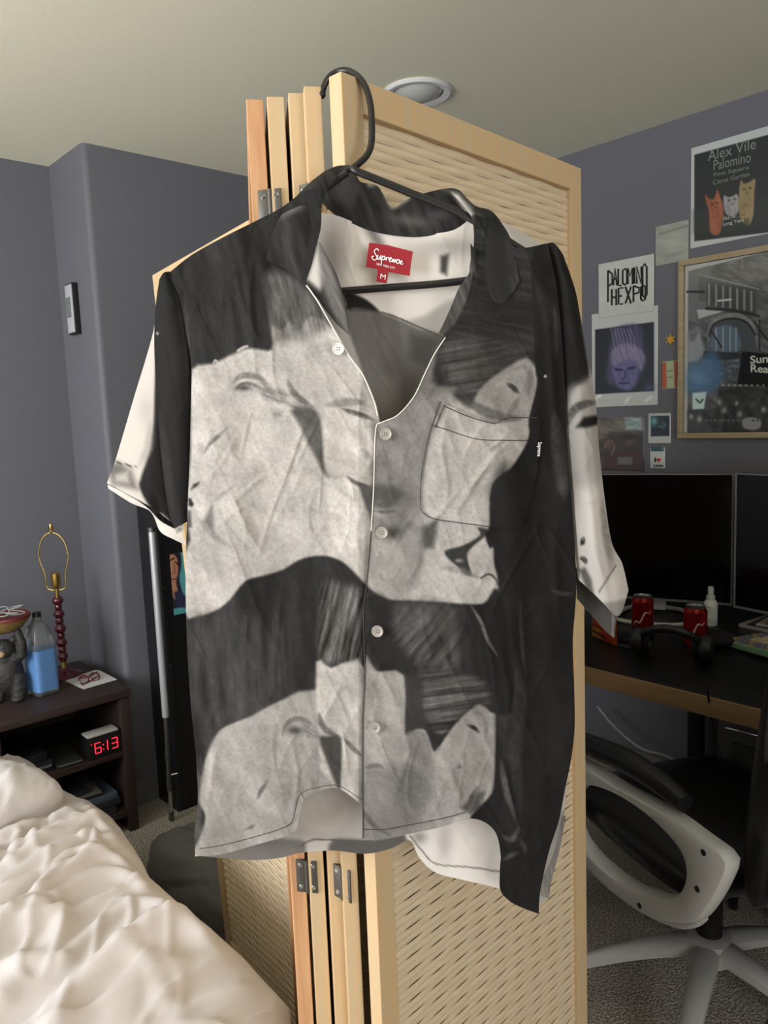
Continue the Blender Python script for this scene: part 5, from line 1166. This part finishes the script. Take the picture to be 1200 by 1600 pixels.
body = mb.build('body', mat('dark_bear_resin', (44, 42, 40), .6, bump=(70, .8, .006)), br, ang=None)
md = body.modifiers.new('join', 'REMESH'); md.mode = 'VOXEL'; md.voxel_size = .004; md.use_smooth_shade = True
MB().ell(B(0, .042, .175), (.016, .018, .013), n=12).build('muzzle', mat('tan_muzzle', (176, 150, 116), .6), br, ang=None)
MB().ell(B(0, .060, .181), (.005, .004, .004), n=8).build('nose', M_blackp, br, ang=None)
for s in (-1, 1): MB().ell(B(s*.014, .043, .197), (.0035, .003, .0035), n=8).build('eye', M_blackp, br, ang=None)
M_bowl = mat('yellow_glazed_bowl', (150, 128, 70), .4, noise=(14, (110, 84, 50), .2))
bw = MB().lathe([(.0001, 0), (.040, .001), (.060, .012), (.078, .034), (.086, .048), (.080, .048), (.06, .022), (.0001, .012)], B(0, .0, .242), 40).build('bowl', M_bowl, br)
MB().lathe([(.0865, .046), (.088, .052), (.086, .058), (.080, .056), (.080, .047)], B(0, 0, .242), 40).build('red_rim', mat('dull_red_glaze', (112, 46, 46), .4), bw)
cc = B(0, 0, .302); pts = []
for k in range(60):
    t = k/59; a = t*16; r_ = .050+.024*math.sin(k*.9); pts.append(cc+rt2*r_*math.cos(a)+fwd*r_*.8*math.sin(a)+np.array([0, 0, .004+.012*t+.008*math.sin(a*1.7)]))
tag(MB().tube(smoothpath(pts, 3), .0026, 6).build('coiled_cable', mat('grey_cord', (150, 150, 148), .4), origin=cc, ang=None), 'grey cord coiled in the bowl above the bear', 'cable')
# alarm clock
ck = thing('alarm_clock', 'black digital alarm clock with red digits reading 6:13 on the nightstand shelf', 'clock', (.98, 2.63, .307))
x0, x1, y0, zb, zt = .930, 1.047, 2.604, .308, .392
MB().box(x0, x1, y0, y0+.07, zb, zt, bev=.006).build('case', M_blackp, ck)
MB().box(x0-.002, x1-.01, y0-.003, y0+.05, zt-.004, zt+.004, bev=.002).build('top_bar', M_silver, ck)
M_led = mat('red_led', (255, 40, 60), .5, emit=((255, 40, 60), 2.2))
SEG = {'6': 'afgedc', '1': 'bc', '3': 'abgcd'}
def digit(ch_, xo, w_=.020, hh=.040):
    zo = zb+.018; y = y0-.0012; mb = MB(); q = .0022
    P_ = {'a': ((0, 1), (1, 1)), 'b': ((1, 1), (1, .5)), 'c': ((1, .5), (1, 0)), 'd': ((0, 0), (1, 0)), 'e': ((0, .5), (0, 0)), 'f': ((0, 1), (0, .5)), 'g': ((0, .5), (1, .5))}
    for s_ in SEG[ch_]:
        (a1, b1), (a2, b2) = P_[s_]; mb.tube([(xo+w_*a1, y, zo+hh*(b1*.9+.05)), (xo+w_*a2, y, zo+hh*(b2*.9+.05))], .0011, 6)
    mb.build('digit', M_led, ck)
digit('6', x0+.022); digit('1', x0+.046); digit('3', x0+.082)
mb = MB(); 
for z in (.028, .044): mb.ell((x0+.051, y0-.0012, zb+z), (.0017,)*3, n=6)
mb.build('colon', M_led, ck, ang=None)
MB().ell((x0+.010, y0-.0012, zb+.056), (.0016,)*3, n=6).build('indicator_dot', M_led, ck, ang=None)
# things on the shelves
def slab(nm, x0, x1, y0, y1, z0, z1, col, lab, cat_, rough=.4, rot=0, grp=None):
    M = Matrix.Translation(Vector(((x0+x1)/2, (y0+y1)/2, 0))) @ Matrix.Rotation(rad(rot), 4, 'Z'); hx_, hy_ = (x1-x0)/2, (y1-y0)/2
    t = thing(nm, lab, cat_, ((x0+x1)/2, (y0+y1)/2, z0), grp)
    return t, M, hx_, hy_
def boxdev(nm, x0, x1, y0, y1, z0, z1, col, lab, cat_, stripe=None, rot=0, grp=None):
    t, M, hx_, hy_ = slab(nm, x0, x1, y0, y1, z0, z1, col, lab, cat_, rot=rot, grp=grp)
    MB().box(-hx_, hx_, -hy_, hy_, z0, z1, M, .002).build('case', mat('shelf_colour_%d_%d_%d' % col, col, .45), t)
    if stripe: MB().box(-hx_+.004, hx_-.004, -hy_-.0012, -hy_+.002, z0+(z1-z0)*stripe[0], z0+(z1-z0)*stripe[1], M).build('trim_strip', mat('strip_%d_%d_%d' % stripe[2], stripe[2], .4, .3), t)
    return t
boxdev('media_player', .665, .815, 2.625, 2.88, .308, .345, (36, 38, 42), 'flat black media player with a pale front strip on the nightstand shelf', 'media player', (.45, .68, (120, 118, 114)))
boxdev('external_drive', .668, .800, 2.640, 2.85, .346, .372, (30, 32, 36), 'thin dark drive stacked on the media player', 'drive', (.2, .3, (60, 60, 62)), 3)
boxdev('remote_box', .828, .915, 2.612, 2.80, .308, .322, (40, 42, 42), 'slim grey box between the media player and the clock', 'box', (.6, .95, (108, 108, 98)), -3)
z = .0825
for k, (col, h_, lab, x1_) in enumerate([((40, 44, 50), .020, 'dark case lying lowest on the bottom shelf of the nightstand', 1.02), ((52, 54, 56), .026, 'grey case with a small white tag in the bottom shelf pile', 1.035), ((84, 96, 112), .022, 'blue-grey book in the middle of the bottom shelf pile', 1.03), ((44, 46, 50), .012, 'thin dark book above the blue-grey one', .99), ((112, 106, 100), .006, 'crumpled pale magazine near the top of the shelf pile', .985), ((56, 60, 72), .010, 'dark blue booklet topmost on the bottom shelf pile', .94)]):
    boxdev('shelf_book', .80-.01*k, x1_, 2.622+.006*k, 2.84, z, z+h_, col, lab, 'book', (.3, .4, (110, 112, 112)) if k in (0, 3) else None, rot=(-3, 2, -1, 4, -6, 3)[k], grp='books piled on the bottom shelf')
    z += h_+.0005

# ------------------------------------------------------------------ cabinet with cards, pole, bag
M_cab = mat('black_lacquer', (25, 25, 27), .4)
cb = thing('black_cabinet', 'tall narrow black cabinet against the back wall, partly behind the shirt', 'cabinet', (1.52, 2.68, 0))
MB().box(1.240, 1.80, 2.60, 2.76, 0, 1.16, bev=.004).build('body', M_cab, cb)
MB().box(1.262, 1.785, 2.592, 2.601, .03, 1.14, bev=.002).build('door', mat('black_door_panel', (20, 20, 22), .35), cb)
for z in (.86, .57): MB().tube([(1.250, 2.601, z), (1.250, 2.595, z)], .004, 10).build('screw', M_steel, cb)
def card(x0, x1, z0, z1, nu, nv, fn, lab, cat_):
    u = np.linspace(0, 1, nu); v = np.linspace(0, 1, nv); U, V = np.meshgrid(u, v)
    G = np.stack([(x0+(x1-x0)*U).ravel(), np.full(U.size, 2.5905), (z1+(z0-z1)*V).ravel()], 1)
    tag(grid_obj('art_card', G, nu, nv, fn(proj(G)).c, M_paper, origin=((x0+x1)/2, 2.5905, z0), thick=.0015), lab, cat_, 'cards on the black cabinet')
def face(P_):
    p = Paint(P_, (92, 170, 172), T0)
    p.poly([(262, 868), (266, 858), (274, 855), (282, 864), (283, 885), (280, 905), (286, 930), (290, 945), (262, 945)], (44, 36, 52), 1.5)
    p.poly([(264, 872), (270, 866), (277, 874), (278, 895), (275, 910), (280, 932), (272, 936), (268, 920), (264, 905)], (196, 140, 108), 1.5)
    p.line([(265, 876), (272, 872)], (50, 30, 30), 1.5, 1).line([(274, 878), (278, 882)], (50, 30, 30), 1.5, 1).line([(268, 905), (275, 904)], (120, 60, 50), 1.2, 1).line([(272, 882), (273, 894), (270, 896)], (150, 96, 74), 1.2, 1)
    p.poly([(272, 925), (282, 922), (292, 935), (290, 950), (276, 948)], (52, 52, 84), 2); return p
card(1.276, 1.425, .757, .985, 60, 80, face, 'painted portrait card with a teal background on the black cabinet', 'art card')
def blue(P_):
    p = Paint(P_, (70, 104, 150), T0); p.mottle(.35, 10, 10, 8)
    p.poly([(278, 995), (296, 998), (296, 1003), (278, 1001)], (190, 200, 206), 1).blob((285, 1022), 6, 9, (170, 120, 120), .9).blob((288, 1045), 7, 9, (176, 124, 116), .9).blob((292, 1070), 10, 8, (140, 170, 200), .8).line([(280, 1030), (284, 1050)], (40, 50, 80), 2, 2, .8); return p
card(1.335, 1.46, .46, .668, 50, 80, blue, 'blue picture card hanging below the teal portrait card', 'art card')
pl = thing('metal_pole', 'silver telescopic metal pole leaning against the black cabinet', 'pole', onz(268, 1282, .01))
t0 = ony(237, 829, 2.585); t1 = ony(259, 1120, 2.57); t2 = ony(262, 1176, 2.565); t3 = ony(265, 1235, 2.56); t4 = onz(268, 1281, .004)
M_pol = mat('brushed_silver_tube', (190, 192, 194), .3, .4)
MB().tube([t0, t1], .0125, 20).build('upper_tube', M_pol, pl)
MB().tube([t0+np.array([0, 0, -.004]), t0+np.array([0, 0, .012])], .0145, 20).build('end_cap', M_steel, pl)
MB().tube([t1, t2], .009, 16).build('middle_tube', M_steel, pl)
MB().tube([t2, t2*.82+t3*.18, t2*.8+t3*.2, t3*.75+t2*.25, t3], [.012, .012, .008, .010, .010], 16).build('clamp_collar', M_steel, pl)
MB().tube([t3, t4*.7+t3*.3], .008, 16).build('lower_tube', M_chrome, pl)
MB().tube([t4*.7+t3*.3, t4], .0095, 14).build('rubber_tip', M_steel, pl)
k_ = t2*.4+t3*.6; MB().tube([k_, k_+np.array([.028, -.012, .002])], .004, 10).build('clamp_knob', M_chrome, pl)
# dark bag on the carpet
def lump(nm, c, r, hgt, seed, lab, cat_, m):
    n1, n2 = 60, 30; V = []
    for j in range(n2):
        t = j/(n2-1)*PI/2
        for i in range(n1):
            a = 2*PI*i/n1; q = np.array([[50+40*math.cos(a), 50+40*math.sin(a)+j*3]]); k_ = 1+.45*(streak(q, 30, 30, 30, seed)[0]-.5)
            rr = math.cos(t)**.6*k_; zz = hgt*math.sin(t)**.8*(1+.5*(streak(q*1.3, 70, 26, 22, seed+5)[0]-.5)*math.cos(t))
            V.append((c[0]+r[0]*rr*math.cos(a), c[1]+r[1]*rr*math.sin(a), max(.002, zz)))
    f = [(j*n1+i, j*n1+(i+1) % n1, (j+1)*n1+(i+1) % n1, (j+1)*n1+i) for j in range(n2-1) for i in range(n1)]+[tuple(range(n1))[::-1]]
    return tag(MB().add(V, f).build(nm, m, origin=(c[0], c[1], 0), ang=None), lab, cat_)
M_bag = mat('dark_grey_cloth', (104, 103, 100), .9, bump=(30, .4, .01))
lump('cloth_bag', (1.03, 2.02), (.12, .30), .20, 3, 'dark grey cloth bag slumped on the carpet between bed and folding screen', 'bag', M_bag)
lump('dark_garment', (.86, 2.36), (.085, .14), .06, 9, 'small dark garment on the carpet beside the bed', 'clothing', M_bag)

# ------------------------------------------------------------------ camera, light
cam = bpy.data.cameras.new('camera'); co = bpy.data.objects.new('camera', cam); C.objects.link(co)
cam.sensor_fit = 'VERTICAL'; cam.sensor_height = 32; cam.lens = F/1600*32; cam.clip_start = .02
r0 = Vector(ray(600, 800)); rx = (Vector(ray(700, 800))-r0).normalized(); uy = (Vector(ray(600, 700))-r0).normalized(); bz = rx.cross(uy)
co.matrix_world = Matrix(((rx.x, uy.x, bz.x, 0), (rx.y, uy.y, bz.y, 0), (rx.z, uy.z, bz.z, EYE), (0, 0, 0, 1)))
bpy.context.scene.camera = co
def area(name, loc, aim, sx, sy, power, col):
    l = bpy.data.lights.new(name, 'AREA'); l.shape = 'RECTANGLE'; l.size = sx; l.size_y = sy; l.energy = power; l.color = col
    o = bpy.data.objects.new(name, l); C.objects.link(o); o.location = loc
    o.rotation_euler = (Vector(aim)-Vector(loc)).to_track_quat('-Z', 'Y').to_euler(); return o
area('daylight_and_fill', (XL-.02, 1.5, 1.57), (XL+1, 1.5, 1.57), 1.9, 1.35, 62, (.96, .98, 1))
area('daylight_and_fill', (-.55, YF-.02, 1.4), (-.55, YF+1, 1.4), 1.7, 1.3, 40, (1, .97, .93))  # added fill light from behind the viewer, set in the added window
s_ = bpy.data.lights.new('sun', 'SUN'); s_.energy = 7; s_.angle = rad(3); s_.color = (1, .97, .93); so = bpy.data.objects.new('sun', s_); C.objects.link(so); so.rotation_euler = Vector((1, .12, -1.0)).to_track_quat('-Z', 'Y').to_euler()
w = bpy.data.worlds.new('sky'); bpy.context.scene.world = w; w.use_nodes = True
w.node_tree.nodes['Background'].inputs[0].default_value = (.75, .85, 1, 1); w.node_tree.nodes['Background'].inputs[1].default_value = 1.5
vs = bpy.context.scene.view_settings; bpy.context.scene.display_settings.display_device = 'sRGB'
vs.view_transform = 'Standard'; vs.look = 'None'; vs.gamma = 1; vs.use_curve_mapping = False; vs.exposure = 0.35
